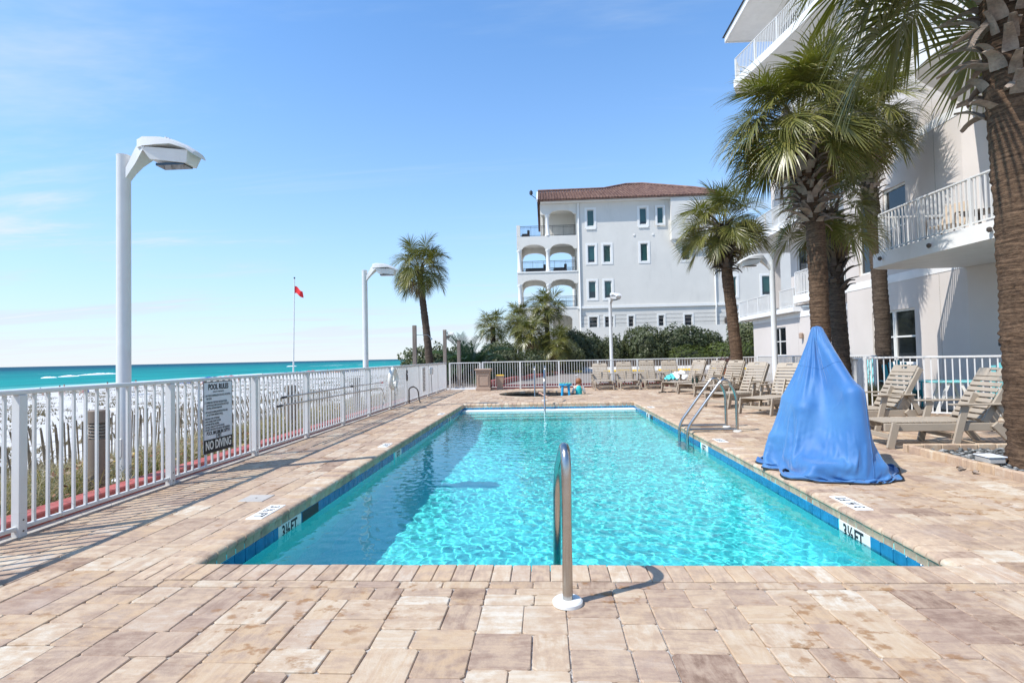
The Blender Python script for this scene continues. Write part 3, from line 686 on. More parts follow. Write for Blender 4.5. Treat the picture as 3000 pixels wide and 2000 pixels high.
def lamp_post(label, x, y, z, rz, h=3.95):
    t = thing('lamp_post', label, 'lamp post', (x, y, z), rz, 'white lamp posts around the pool deck')
    pole, A, Hd, H2, L = lamp_parts(h)
    p = go('pole', pole, MT['white_metal'], t, 40); go('arm', A, MT['white_metal'], t, 40)
    hd = go('lamp_head', Hd, MT['white_metal'], t, 30); go('housing', H2, MT['white_metal'], hd); go('lens', L, MT['glass_dark'], hd)
    fin = Geo().box(-.006, .006, -.10, .10, 0, .02).mesh('cooling_fin', MT['white_metal'])
    for k in range(9): ob('cooling_fin', fin, hd, (.60 + k * .037, 0, h + .150 - k * .0145 - .0009 * k * k))
    q = Geo().lathe([(.024, 0), (.024, .02)], n=10).moved(Matrix.Translation((0, -.078, .45)) @ Matrix.Rotation(R_(90), 4, 'X')); 
    go('hand_hole_cover', Geo().cbox(-.04, .04, -.088, -.07, .30, .52, .008), MT['white_metal'], p)
    return t
lamp_post('tall white lamp post nearest the camera, behind the railing', -5.08, 6.29, .0, 0)
lamp_post('white lamp post farther along the sea side railing, near a lone palm', -5.08, 15.2, .0, 0)
lamp_post('white lamp post seen end on behind the far row of chairs', 3.02, 24.9, .0, R_(-72), 4.0)
lamp_post('white lamp post with head turned left in front of the ground floor window', 6.78, 16.5, .0, math.pi, 4.10)

# ------------------------------------------------------------------ pool rules sign
sg = thing('pool_rules_sign', 'grey pool rules board with black lettering on the sea side railing', 'sign', (FX + .02, 7.0, .70))
go('board', Geo().cbox(-.004, .004, -.32, .32, -.46, .46, .003), MT['sign_face'], sg)
gb = Geo()
for a, b, c, d in ((-.32, .32, .448, .46), (-.32, .32, -.462, -.45), (-.32, -.31, -.45, .448), (.31, .32, -.45, .448)): gb.box(.0042, .0062, a, b, c, d)
go('border', gb, MT['ink'], sg); go('no_diving_band', Geo().box(.0042, .0066, -.31, .31, -.45, -.285), MT['ink'], sg)
def st(s, size, z, y=0, align='CENTER', sx=1., bold=0., m='ink', x=.0070, name='lettering'):
    return text(name, s, size, frame((x, y, z), (0, 1, 0), (0, 0, 1)), MT[m], sg, align, bold, .0005, sx)
st('POOL RULES', .098, .385, sx=.80, bold=.003); st('(STRICTLY ENFORCED)', .026, .322, sx=.9)
lines = [('1. NO FOOD OR BEVERAGES IN THE POOL OR ON POOL', .275, -.295), ('WET DECK.', .235, -.262), ('2. COMMERCIALLY BOTTLED WATER IN PLASTIC', .185, -.295), ('BOTTLES IS ALLOWED ON THE POOL WET DECK', .148, -.262),
         ('FOR POOL PATRON HYDRATION.', .111, -.262), ('3. NO GLASS OR ANIMALS IN FENCED POOL AREA', .062, -.295), ('(OR 50 FT FROM UNFENCED POOL).', .025, -.262), ('4. BATHING LOAD: 20 PERSONS', -.022, -.295), ('5. POOL HOURS: DAWN TO DUSK', -.058, -.295),
         ('6. SHOWER BEFORE ENTERING', -.094, -.295), ('7. DO NOT SWALLOW THE POOL WATER.', -.130, -.295), ('8. DO NOT USE POOL IF YOU ARE ILL WITH DIARRHEA.', -.164, -.295)]
for s_, z, y in lines: st(s_, .038, z, y, 'LEFT', .58, 0)
st('POOL MAXIMUM DEPTH:', .068, -.210, sx=.68, bold=.001); st('5 FEET', .060, -.260, sx=.72, bold=.001)
st('NO DIVING', .155, -.368, sx=.70, bold=.004, m='white_plastic', x=.0072)

# ------------------------------------------------------------------ things hung on the railing
def on_fence(name, label, cat, g, m, smooth=40): return tag(go(name, g, m, smooth=smooth), label, cat)
t = thing('telescopic_pole', 'long grey telescopic pool pole hung on the railing, upper of the two', 'pole', (FX + .06, 8.8, .81))
go('outer_tube', Geo().tube([(0, 0, 0), (0, 3.1, .005)], .016, 10), MT['steel'], t, 60); go('inner_tube', Geo().tube([(0, 3.1, .005), (0, 5.3, -.02)], .012, 10), MT['steel'], t, 60)
go('grip', Geo().tube([(0, -.12, 0), (0, .02, 0)], .021, 10), MT['black'], t, 60); go('tip', Geo().tube([(0, 5.3, -.02), (0, 5.42, -.02)], .018, 10), MT['flag_red'], t, 60); go('clamp', Geo().tube([(0, 3.04, .005), (0, 3.14, .005)], .024, 10), MT['black'], t, 60)
t = thing('rescue_hook', 'grey rescue pole with a bent hook end, lower on the railing', 'rescue hook', (FX + .06, 8.65, .68))
go('tube', Geo().tube([(0, 0, 0), (0, 5.0, -.02)], .015, 10), MT['steel'], t, 60); go('grip', Geo().tube([(0, -.12, 0), (0, .02, 0)], .02, 10), MT['black'], t, 60)
go('hook', Geo().tube(smooth_path([(0, 5.0, -.02), (0, 5.5, -.02), (0, 5.75, -.35), (0, 5.5, -.52)], .2), .010, 8), MT['steel'], t, 60)
t = thing('ring_buoy', 'white ring buoy with its rope hanging on the railing', 'ring buoy', (FX + .09, 15.1, .86))
tor = []; 
for k in range(25):
    a = 2 * math.pi * k / 24; tor.append((0, .25 * math.cos(a), .25 * math.sin(a)))
go('ring', Geo().tube(tor, .07, 10, False), MT['white_plastic'], t, 180)
go('rope', Geo().tube(smooth_path([(.05, -.2, .33), (.09, .05, .25), (.10, .2, .0), (.1, .05, -.25), (.08, .1, -.5), (.08, -.12, -.42), (.08, -.05, -.1)], .1), .012, 6), MT['white_plastic'], t, 180)
t = thing('notice_board', 'narrow white notice board low on the far part of the railing', 'sign', (FX + .05, 19.2, .7))
go('board', Geo().cbox(-.005, .005, -.22, .22, -.47, .40, .003), MT['white_plastic'], t)
for k in range(16): go('text_line', Geo().box(.0055, .0065, -.18, .18 - .05 * (k * 7 % 3), .34 - k * .05, .355 - k * .05), MT['ink'], t)
t = thing('pool_telephone', 'small white emergency telephone box with a hanging cord on the railing', 'telephone', (FX + .08, 20.3, .92))
go('box', Geo().cbox(-.06, .06, -.12, .12, -.12, .14, .02), MT['white_plastic'], t); go('cord', Geo().tube(smooth_path([(0, 0, -.12), (.02, -.05, -.45), (.02, .02, -.8)], .1), .01, 6), MT['black'], t, 60)
t = thing('garden_hose', 'black hose and tap standing by the railing', 'hose', (FX + .16, 17.0, 0))
go('standpipe', Geo().tube(smooth_path([(-.10, .0, 0), (-.10, 0, .48), (.02, .1, .52)], .08), .022, 8), MT['bronze'], t, 60)
go('hose', Geo().tube(smooth_path([(.02, .1, .52), (.10, .35, .42), (.12, .45, .05), (.2, .2, .02)], .12), .018, 8), MT['black'], t, 60)
t = thing('hose_holder', 'black coiled lanyard hooked high on the railing', 'hook', (FX + .05, 16.8, .95))
go('coil', Geo().tube([(0, .08 * math.cos(a * .5), .14 * math.sin(a * .5) - .01 * a) for a in range(16)], .013, 6), MT['black'], t, 180)

# ------------------------------------------------------------------ bollard lights
def bollard(label, x, y, z=-.06, h=.98):
    t = thing('bollard_light', label, 'bollard', (x, y, z), 0, 'bronze bollard lights beyond the railing'); r = .105
    go('column', Geo().lathe([(r, 0), (r, h - .32)], n=20), MT['bollard'], t, 40); go('cap', Geo().lathe([(r, h - .14), (r, h - .01), (r - .01, h)], n=20), MT['bollard'], t, 40)
    go('core', Geo().lathe([(.07, h - .33), (.07, h - .13)], n=14), MT['white_plastic'], t, 40)
    lou = Geo().lathe([(r, 0), (r - .035, .022), (r - .04, .018), (r - .008, -.004)], n=20).mesh('louvre', MT['bollard'], 40)
    for k in range(5): ob('louvre', lou, t, (0, 0, h - .305 + k * .035))
bollard('brown bollard light in the grass nearest the camera', -5.02, 5.85, -.05, .95)
bollard('brown bollard light behind the railing right of the pool rules sign', -5.15, 10.75)
bollard('brown bollard light behind the railing just before the second lamp post', -5.15, 14.6)

# ------------------------------------------------------------------ flagpole, wooden posts, shower
t = thing('flagpole', 'thin pale flagpole flying a small red flag on the beach', 'flagpole', (-25.6, 54, -2.0))
go('pole', Geo().tube([(0, 0, 0), (.25, 0, 11.8)], [.085, .05], 10), MT['white_metal'], t, 60)
go('finial', Geo().lathe([(.02, 0), (.09, .06), (.09, .12), (.02, .2)], (.25, 0, 11.8), 10), MT['iron'], t, 60)
F_ = Geo(); nu, nv = 14, 8
for i in range(nu):
    for j in range(nv):
        u, v_ = i / (nu - 1), j / (nv - 1); F_.v.append((.27 + .85 * u, .18 * math.sin(u * 6 + v_ * 1.5) * u, 10.95 - .72 * v_ * (1 - .15 * u) - .45 * u * u + .12 * math.sin(u * 5 + 1)))
F_.f = [(i * nv + j, (i + 1) * nv + j, (i + 1) * nv + j + 1, i * nv + j + 1) for i in range(nu - 1) for j in range(nv - 1)]
go('flag', F_, MT['flag_red'], t, 180)
t = thing('shower_post', 'grey wooden post with a shower head on a long arm', 'shower', (-6.0, 24.9, -.05)); go('post', Geo().cbox(-.085, .085, -.085, .085, 0, 3.0, .012), MT['wood_grey'], t)
ar = go('shower_arm', Geo().tube(smooth_path([(.1, 0, 2.55), (.62, 0, 2.55), (.76, 0, 2.4)], .08), .012, 8), MT['steel'], t, 60); go('shower_head', Geo().tube([(.74, 0, 2.42), (.80, 0, 2.32)], [.02, .055], 12), MT['steel'], ar, 60)
t = thing('camera_post', 'grey wooden post with a security camera beside the lone palm', 'post', (-4.9, 26.6, -.05)); go('post', Geo().cbox(-.08, .08, -.08, .08, 0, 2.85, .012), MT['wood_grey'], t)
go('camera_arm', Geo().bar((.1, 0, 2.68), (.30, 0, 2.68), .05, .05), MT['white_plastic'], t); go('camera_housing', Geo().cbox(.18, .46, -.05, .05, 2.58, 2.72, .02), MT['white_plastic'], t); go('bracket', Geo().cbox(.10, .24, -.04, .04, 2.44, 2.56, .015), MT['bronze'], t)
t = thing('timber_post', 'plain short wooden post right of the lone palm', 'post', (-4.35, 27.5, -.05)); go('shaft', Geo().cbox(-.085, .085, -.085, .085, 0, 2.28, .012), MT['wood_grey'], t); go('cap', Geo().cbox(-.09, .09, -.09, .09, 2.281, 2.34, .02), MT['wood_dark'], t)

# ------------------------------------------------------------------ grass, sand fence, dune scrub
def blades(n, pos, hgt, wid, lean, rng_, tipf, segs=2, droop=.0):
    """pos: (n,3) base points; returns vertex / face arrays plus per-face colours"""
    az = rng_.uniform(0, 6.283, n); L = rng_.uniform(*hgt, n); w = rng_.uniform(*wid, n); ln = rng_.uniform(*lean, n); tone = rng_.random(n)
    d = np.stack([np.cos(az), np.sin(az), np.zeros(n)], -1); sd = np.stack([-np.sin(az), np.cos(az), np.zeros(n)], -1)
    V = []
    for k in range(segs + 1):
        t = k / segs; c = pos + d * (L * ln * t ** 1.6)[:, None] + np.array([0, 0, 1.]) * (L * (t - droop * t ** 2.5) * np.sqrt(np.maximum(.05, 1 - (ln * .6) ** 2)))[:, None]
        ww = (w * (1 - t) ** .7 * .5)[:, None]
        if k < segs: V += [c - sd * ww, c + sd * ww]
        else: V += [c]
    m = 2 * segs + 1; P = np.stack(V, 1).reshape(-1, 3); F = []; A = []
    base = (np.arange(n) * m)
    for k in range(segs):
        if k < segs - 1: F.append(np.stack([base + 2 * k, base + 2 * k + 1, base + 2 * k + 3, base + 2 * k + 2], -1))
    tri = np.stack([base + 2 * segs - 2, base + 2 * segs - 1, base + 2 * segs], -1)
    faces = []; cols = []
    for k, q in enumerate(F):
        faces += q.tolist(); cols.append(np.stack([np.clip(tipf(tone) + .1 * k, 0, 1), rng_.random(n) * .4 + tone * .6, tone, np.ones(n)], -1))
    faces += tri.tolist(); cols.append(np.stack([np.clip(tipf(tone) + .25, 0, 1), rng_.random(n) * .4 + tone * .6, tone, np.ones(n)], -1))
    return P, faces, np.concatenate(cols)
def blade_mesh(name, arrs, m):
    me = bpy.data.meshes.new(name); V = []; F = []; A = []; o = 0
    for P, f, c in arrs:
        V.append(P); F += [tuple(i + o for i in q) for q in f]; A.append(c); o += len(P)
    me.from_pydata(np.concatenate(V).tolist(), [], F); me.materials.append(m)
    at = me.attributes.new('tip', 'FLOAT_COLOR', 'FACE'); at.data.foreach_set('color', np.concatenate(A).astype(np.float32).ravel()); me.update(); return me
rg = np.random.default_rng(21)
def scatter(n, x0, x1, y0, y1, clump=1.0, power=1.0):
    y = y0 + (y1 - y0) * rg.random(n) ** power; x = rg.uniform(x0, x1, n)
    return np.stack([x, y, ground_z(x, y)], -1)
n = 34000; P = scatter(n, -8.3, -4.8, 1.5, 25, power=1.6)
keep = rg.random(n) < .35 + .65 * (smooth_noise(P[:, 0], P[:, 1], .35, 5) > -.15); P = P[keep]
a1 = blades(len(P), P, (.28, .85), (.008, .018), (.25, 1.5), rg, lambda t: (t > .55) * .5 + .1, 4, .5)
P2 = scatter(5200, -8.2, -5.0, 2, 26, power=1.5); a2 = blades(len(P2), P2, (.5, 1.1), (.004, .009), (.3, 1.3), rg, lambda t: .55 + .3 * t, 4, .5)
tag(ob('dune_grass', blade_mesh('dune_grass', [a1, a2], MT['grass'])), 'tangled green and straw dune grass behind the sea side railing', 'grass', kind='stuff')
# low wild flowers and dry seed heads
n = 9000; P = scatter(n, -7.9, -4.8, 1.5, 24, power=1.4); msk = smooth_noise(P[:, 0], P[:, 1], .9, 9) > -.05; P = P[msk]; P[:, 2] += rg.uniform(.05, .34, len(P))
FV = []; FF = []; FA = []
for p in P:
    s = rg.uniform(.012, .030); a = rg.uniform(0, 6.28); t_ = rg.uniform(-.9, .9); ex = np.array([math.cos(a), math.sin(a), t_ * .6]) * s; ey = np.array([-math.sin(a), math.cos(a), rg.uniform(-.7, .7)]) * s
    o = len(FV); FV += [p - ex - ey * .6, p + ex - ey, p + ex + ey * .6, p - ex + ey]; FF.append((o, o + 1, o + 2, o + 3)); FA.append((rg.random(), rg.random(), rg.random(), 1))
m = NT('wild_flowers'); at = m.n('ShaderNodeAttribute'); at.attribute_name = 'tip'; sep = m.n('ShaderNodeSeparateColor'); m.l(at.outputs['Color'], sep.inputs[0])
cr_ = m.ramp(sep.outputs[0], [(0, (.10, .035, .02)), (.35, (.24, .07, .03)), (.5, (.30, .20, .12)), (.75, (.42, .36, .30)), (.93, (.5, .30, .03)), (1, (.55, .5, .44))]); m.set(Base_Color=cr_, Roughness=.9)
me = bpy.data.meshes.new('wild_flowers'); me.from_pydata([tuple(q) for q in FV], [], FF); me.materials.append(m.m); at_ = me.attributes.new('tip', 'FLOAT_COLOR', 'FACE'); at_.data.foreach_set('color', np.array(FA, dtype=np.float32).ravel())
tag(ob('wild_flowers', me), 'rusty seed heads and small flowers scattered through the dune grass', 'flowers', kind='stuff')
# slatted sand fence
sf = thing('sand_fence', 'low leaning slatted wooden fence between the grass and the white sand', 'fence', (-8.6, 8, -.6))
slat_me = Geo().cbox(-.006, .006, -.019, .019, 0, 1.0, .003).mesh('slat', MT['slat_wood'])
path = [(-6.9, 3.0), (-7.6, 5.2), (-8.1, 7.2), (-8.5, 9.5), (-8.9, 12), (-9.5, 15.5), (-9.9, 20), (-10.2, 26)]
pl = []; 
for (ax_, ay_), (bx_, by_) in zip(path[:-1], path[1:]):
    L = math.hypot(bx_ - ax_, by_ - ay_); k = int(L / .088)
    for i in range(k): pl.append((ax_ + (bx_ - ax_) * i / k, ay_ + (by_ - ay_) * i / k, math.atan2(by_ - ay_, bx_ - ax_)))
fr_ = random.Random(6)
for i, (x, y, a) in enumerate(pl):
    z = float(ground_z(np.array(x), np.array(y))); sway = .16 * math.sin(i * .05) + .12
    ob('slat', slat_me, sf, (x + 8.6, y - 8, z + .6 - .06), (fr_.uniform(-.05, .05) - sway * .3, sway + fr_.uniform(-.06, .06), a + math.pi / 2), (1, 1, 1.12 + fr_.uniform(-.09, .06)))
for zz in (.22, .50, .78):
    pts = []
    for i in range(0, len(pl), 4):
        x, y, a = pl[i]; pts.append((x + 8.6 + .02 + zz * .14, y - 8, float(ground_z(np.array(x), np.array(y))) + .6 + zz + .01 * math.sin(i)))
    go('wire', Geo().tube(pts, .004, 4), MT['slat_wood'], sf)
# scrub on the dune
n = 26000; x = -9.3 - 80 * rg.random(n) ** 1.5; y = rg.uniform(-4, 120, n) ** 1.0; P = np.stack([x, y, ground_z(x, y)], -1)
k_ = (smooth_noise(x, y, 1.3, 14) + .6 * smooth_noise(x, y, .45, 3)) > .15; P = P[k_]
P = np.repeat(P, 4, 0) + rg.normal(0, .14, (len(P) * 4, 3)) * np.array([1, 1, 0])
a1 = blades(len(P), P, (.14, .46), (.03, .09), (.3, 1.4), rg, lambda t: t * .5, 2, .2)
n = 1500; x = rg.uniform(-46, -24, n); y = rg.uniform(10, 60, n) ; P = np.stack([x, y, ground_z(x, y)], -1); P = P[smooth_noise(x, y, 4, 6) > .1]; a2 = blades(len(P), P, (.5, 1.3), (.012, .03), (.1, .5), rg, lambda t: .4 + t * .3, 3, .3)
tag(ob('dune_scrub', blade_mesh('dune_scrub', [a1, a2], MT['scrub'])), 'dark dry scrub and sea oats dotting the white dune sand', 'scrub', kind='stuff')

# breaking waves on the outer bar
foam_m = plain('sea_foam', (.80, .83, .84), .9, var=.06, scale=.4, bump=.6, bscale=1.2)
for i, (x, y, L, h, lab) in enumerate(((-264, 308, 30, 1.0, 'long white breaker just left of the nearest lamp post'), (-247, 269, 14, .8, 'short white breaker left of the long one'), (-237, 247, 9, .7, 'small white breaker farthest left'), (-274, 575, 22, .9, 'white breaker between the lamp posts'))):
    g = Geo(); n = 40; q = random.Random(i)
    for k in range(n + 1):
        u = k / n; e = math.sin(math.pi * u) ** .5; hh = h * e * q.uniform(.6, 1.1); w = 2.2 * e + .2; yy = (u - .5) * L; xo = .8 * math.sin(u * 4 + i)
        g.v += [(xo - w, yy, -.05), (xo - w * .4, yy, hh * .8), (xo + w * .2, yy, hh), (xo + w, yy, -.05)]
    g.f = [(k * 4 + j, k * 4 + 4 + j, k * 4 + 5 + j, k * 4 + 1 + j) for k in range(n) for j in range(3)]
    tag(go('breaking_wave', g, foam_m, smooth=180, loc=(x, y, -4.2)), lab, 'wave', 'breaking waves offshore')
# ------------------------------------------------------------------ beach umbrellas and beach people
um_c = {'blue': plain('umbrella_blue', (.012, .09, .30), .7), 'orange': plain('umbrella_orange', (.62, .13, .02), .7), 'red': plain('umbrella_red', (.45, .03, .03), .7), 'navy': plain('umbrella_navy', (.02, .035, .10), .7), 'white': plain('umbrella_white', (.7, .7, .7), .7)}
def px_ground(px, py):     # where a surveyed line of sight meets the beach
    d = fw + rt2 * ((px - 1500) / CAM_F) - up2 * ((py - 1000) / CAM_F); z = -3.5
    for _ in range(30):
        t = (z - CAM_H) / d.z; p = Vector((0, 0, CAM_H)) + d * t; z = .5 * z + .5 * float(ground_z(np.array(p.x), np.array(p.y)))
    return p
canopies = {}
def umbrella(x, y, c, label, tent=False, s=1.0):
    z = float(ground_z(np.array(x), np.array(y)))
    t = thing('beach_umbrella', label, 'umbrella', (x, y, z), rnd.uniform(0, 6), 'beach umbrellas along the shore')
    if c not in canopies:
        g_ = Geo(); n_ = 8; g_.v = [(0, 0, 2.35)] + [(1.25 * math.cos(2 * math.pi * k / 16), 1.25 * math.sin(2 * math.pi * k / 16), 1.75 - (.06 if k % 2 else 0)) for k in range(16)] + [(.65 * math.cos(2 * math.pi * k / 16), .65 * math.sin(2 * math.pi * k / 16), 2.17 - (.02 if k % 2 else 0)) for k in range(16)]
        g_.f = [(0, 17 + k, 17 + (k + 1) % 16) for k in range(16)] + [(17 + k, 1 + k, 1 + (k + 1) % 16, 17 + (k + 1) % 16) for k in range(16)]
        canopies[c] = g_.mesh('canopy', um_c[c])
        canopies['pole'] = Geo().tube([(0, 0, 0), (0, 0, 2.36)], .03, 6).mesh('pole', MT['white_metal'])
    ob('canopy', canopies[c], t, scale=s); ob('pole', canopies['pole'], t, scale=s); return t
spots = [(365, 1139, 'blue', 'blue beach umbrella left of the nearest lamp post'), (392, 1136, 'blue', 'blue beach umbrella half hidden behind the nearest lamp post'), (545, 1128, 'blue', 'small blue umbrella left of the pool rules sign'), (575, 1124, 'blue', 'blue umbrella just left of the pool rules sign'),
         (612, 1116, 'blue', 'blue umbrella peeking above the left half of the pool rules sign'), (630, 1114, 'navy', 'navy umbrella above the middle of the pool rules sign'), (646, 1114, 'orange', 'orange umbrella above the pool rules sign, left of a pair'), (662, 1112, 'orange', 'orange umbrella above the right edge of the pool rules sign'), (678, 1113, 'red', 'red orange umbrella just right of the pool rules sign'), (694, 1110, 'navy', 'dark umbrella right of the orange pair'),
         (712, 1108, 'blue', 'blue umbrella over the third railing bay'), (738, 1106, 'blue', 'blue umbrella beside the third tall railing post'), (756, 1104, 'blue', 'blue umbrella right of the third tall railing post'), (775, 1102, 'navy', 'navy umbrella left of the flagpole by several bays'), (800, 1100, 'blue', 'blue umbrella midway between the sign and the flagpole'), (818, 1098, 'navy', 'dark umbrella near the flagpole, on its left'), (838, 1096, 'blue', 'blue umbrella just left of the flagpole'),
         (880, 1094, 'blue', 'blue umbrella right of the flagpole'), (905, 1092, 'red', 'red umbrella right of the flagpole'), (918, 1091, 'red', 'second red umbrella right of the flagpole'), (945, 1089, 'blue', 'blue umbrella between the red umbrellas and the second lamp post'), (985, 1086, 'orange', 'orange umbrella left of the second lamp post'), (1010, 1085, 'blue', 'blue umbrella left of the second lamp post'), (1040, 1083, 'blue', 'blue umbrella closest to the second lamp post')]
for (px, py, c, lab) in spots:
    p = px_ground(px, py + 22); umbrella(p.x, p.y, c, lab, s=.78)
def beach_person(x, y, shirt, label, h=1.7, sit=False):
    z = float(ground_z(np.array(x), np.array(y))); s = h / 1.75
    t = thing('person', label, 'person', (x, y, z), rnd.uniform(0, 6), 'people on the beach')
    b = Geo()
    if sit: b.tube([(0, .0, .42), (.02, 0, .7), (.0, 0, .95), (0, 0, 1.02), (0, 0, 1.06), (.02, 0, 1.16), (.02, 0, 1.28), (0, 0, 1.33)], [.15, .16, .19, .10, .06, .10, .10, .03], 8); b.tube([(.0, .08, .45), (.42, .1, .48), (.46, .1, .05)], [.09, .075, .05], 6); b.tube([(.0, -.08, .45), (.42, -.1, .48), (.46, -.1, .05)], [.09, .075, .05], 6)
    else:
        b.tube([(0, 0, .82), (0, 0, 1.1), (0, 0, 1.38), (0, 0, 1.47), (0, 0, 1.52), (.02, 0, 1.60), (.02, 0, 1.70), (0, 0, 1.76)], [.15, .15, .18, .10, .055, .10, .10, .03], 8)
        for sd in (-1, 1): b.tube([(0, .09 * sd, .86), (.02, .10 * sd, .48), (0, .10 * sd, .06), (.1, .1 * sd, .02)], [.09, .06, .045, .035], 6); b.tube([(0, .19 * sd, 1.4), (.0, .26 * sd, 1.12), (.08, .24 * sd, .86)], [.055, .042, .035], 6)
    body = go('body', b, MT['skin'], t, 180, scale=s)
    c_ = Geo().tube([(0, 0, .75 if not sit else .40), (0, 0, 1.1 if not sit else .7), (0, 0, 1.40 if not sit else .97)], [.175, .168, .19], 8); go('clothing', c_, shirt, t, 180, scale=s)
    hh = 1.68 if not sit else 1.26
    go('hair', Geo().lathe([(.03, .12), (.09, .09), (.115, .03), (.11, -.02), (.06, -.06)], (0, 0, hh), 8), MT['hair_dark'], t, 180, scale=s); return t
cl = {k: plain('cloth_' + k, v, .8) for k, v in dict(red=(.5, .05, .04), white=(.7, .7, .7), pink=(.6, .2, .25), black=(.03, .03, .03), blue=(.05, .12, .4), tan=(.45, .3, .2)).items()}
pp = [(118, 1152, 'black', 'person in black seated far off at the left edge of the beach', True), (175, 1152, 'red', 'person in a red top standing behind the left railing bay', False), (188, 1151, 'tan', 'person in tan beside the one in red', False), (245, 1150, 'pink', 'person in pink seated left of the bollard light', True), (256, 1149, 'blue', 'person in blue seated left of the bollard light', True), (315, 1145, 'white', 'person in white standing near the first blue umbrella', False),
      (398, 1141, 'red', 'person in red right of the first blue umbrella', False), (595, 1123, 'pink', 'person in pink just left of the pool rules sign top', True), (700, 1114, 'red', 'person in red right of the pool rules sign', False), (770, 1106, 'black', 'person in black near the navy umbrella', False), (870, 1099, 'white', 'person in white right of the flagpole', False), (960, 1092, 'red', 'person in red before the second lamp post', False)]
for (px, py, c, lab, sit) in pp:
    p = px_ground(px, py + 8); beach_person(p.x, p.y, cl[c], lab, rnd.uniform(1.6, 1.8), sit)

# ------------------------------------------------------------------ palms
def frond_mesh(name, elev, seed, mat, nleaf=60, pet=.98, R=1.0, limp=1.0, wmax=.0175):
    r = random.Random(seed); V = []; F = []; A = []
    # petiole bends under gravity
    d = Vector((math.cos(R_(elev)), 0, math.sin(R_(elev)))); p = Vector((0, 0, 0)); pts = [p.copy()]; steps = 7
    for i in range(steps):
        p = p + d * (pet / steps); d = (d + Vector((0, 0, -.055 * limp - .03 * i / steps))).normalized(); pts.append(p.copy())
    g = Geo().tube(pts, [.022 - .012 * i / steps for i in range(steps + 1)], 5); base_n = len(g.f)
    V += g.v; F += g.f; A += [(.25, r.random(), 0, 1)] * base_n
    # costa: the leaf rib, curving down through the fan
    S = Vector((0, 1, 0)); cos_pts = [p.copy()]; cos_dir = [d.copy()]; cd = d.copy(); cp = p.copy()
    for i in range(6):
        cd = (cd + Vector((0, 0, -.15 * limp))).normalized(); cp = cp + cd * (.42 * R / 6); cos_pts.append(cp.copy()); cos_dir.append(cd.copy())
    dth = R_(300) / nleaf
    for i in range(nleaf):
        u = -1 + 2 * (i + .5) / nleaf; ang = u * R_(150); s = (1 - abs(u)) ** 1.3 * 6; k = min(5, int(s)); fr = s - k
        o = cos_pts[k].lerp(cos_pts[k + 1], fr); T = cos_dir[k].lerp(cos_dir[k + 1], fr).normalized(); N = S.cross(T).normalized() * -1
        N = T.cross(S); N = N if N.z > 0 else -N
        dd = (T * math.cos(ang) + S * math.sin(ang) + N * (.35 * abs(math.sin(ang)) - .05) + Vector((r.uniform(-.06, .06), r.uniform(-.06, .06), r.uniform(-.06, .06)))).normalized()
        L = R * (.60 + .34 * math.cos(ang * .55)) * r.uniform(.88, 1.08); ns = 6; q = o.copy(); side = N.cross(dd).normalized(); g_l = r.uniform(.8, 2.1) * limp
        tone = r.random(); brown = r.random() < .20; left = []; roll = r.uniform(-.5, .5)
        b0 = len(V)
        for j in range(ns + 1):
            t = j / ns; rr = t * L; w = min(dth * rr * .60 + .003, wmax * R) * (1.0 if t < .45 else max(0., (1 - t) / .55) ** .8)
            sv = (side * math.cos(roll * t) + N * math.sin(roll * t)) * w
            V += [tuple(q - sv), tuple(q + sv)] if j < ns else [tuple(q)]
            q = q + dd * (L / ns); dd = (dd + Vector((0, 0, -.05 - .26 * t * t)) * g_l).normalized()
        for j in range(ns):
            tip = max(0, (j / ns - .62) * 2.2) * (1. if brown else .35)
            if j < ns - 1: F.append((b0 + 2 * j, b0 + 2 * j + 1, b0 + 2 * j + 3, b0 + 2 * j + 2))
            else: F.append((b0 + 2 * j, b0 + 2 * j + 1, b0 + 2 * j + 2))
            A.append((min(1, tip + .06), tone, 0, 1))
    me = bpy.data.meshes.new(name); me.from_pydata([tuple(x) for x in V], [], F); me.materials.append(mat)
    at = me.attributes.new('tip', 'FLOAT_COLOR', 'FACE'); at.data.foreach_set('color', np.array(A, dtype=np.float32).ravel()); me.update(); return me
ELEV = [78, 58, 38, 18, -4, -28, -52]
FR = {e: [frond_mesh('frond', e, 100 * k + e + 300, MT['frond']) for k in range(2)] for e in ELEV}
FRF = {e: [frond_mesh('frond', e, 900 + 100 * k + e, MT['frond'], 26, .85, 1.0, 1.0, .036) for k in range(2)] for e in ELEV}
FRD = [frond_mesh('dead_frond', e, 77 + e, MT['frond_dead'], 44, .85, .85, 1.8) for e in (-45, -68)]
def boot_mesh(seed, L=.34):
    r = random.Random(seed); g = Geo(); n = 7
    for i in range(n):
        t = i / (n - 1); w = .085 * (1 - .35 * t) * (1.25 - .4 * abs(t - .2)); th = .030 * (1 - .6 * t); x = L * t; z = .10 * t * t * L * 4 + .02 * math.sin(t * 5 + seed)
        c = .035 * (1 - t)
        g.v += [(z + c - .0, -w, x), (z - th + .0, 0, x), (z + c, w, x), (z + th + .012, 0, x)]
    for i in range(n - 1):
        for k in range(4): g.f.append((i * 4 + k, i * 4 + (k + 1) % 4, i * 4 + 4 + (k + 1) % 4, i * 4 + 4 + k))
    g.f += [(3, 2, 1, 0), tuple(4 * (n - 1) + k for k in range(4))]
    return g.mesh('leaf_base', MT['boot'], 40)
BOOT = [boot_mesh(s, l) for s, l in ((1, .34), (2, .28), (3, .40))]
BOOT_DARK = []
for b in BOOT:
    c = b.copy(); c.materials.clear(); c.materials.append(plain('dark_leaf_base', (.085, .068, .058), .9, var=.4, scale=5)); BOOT_DARK.append(c)
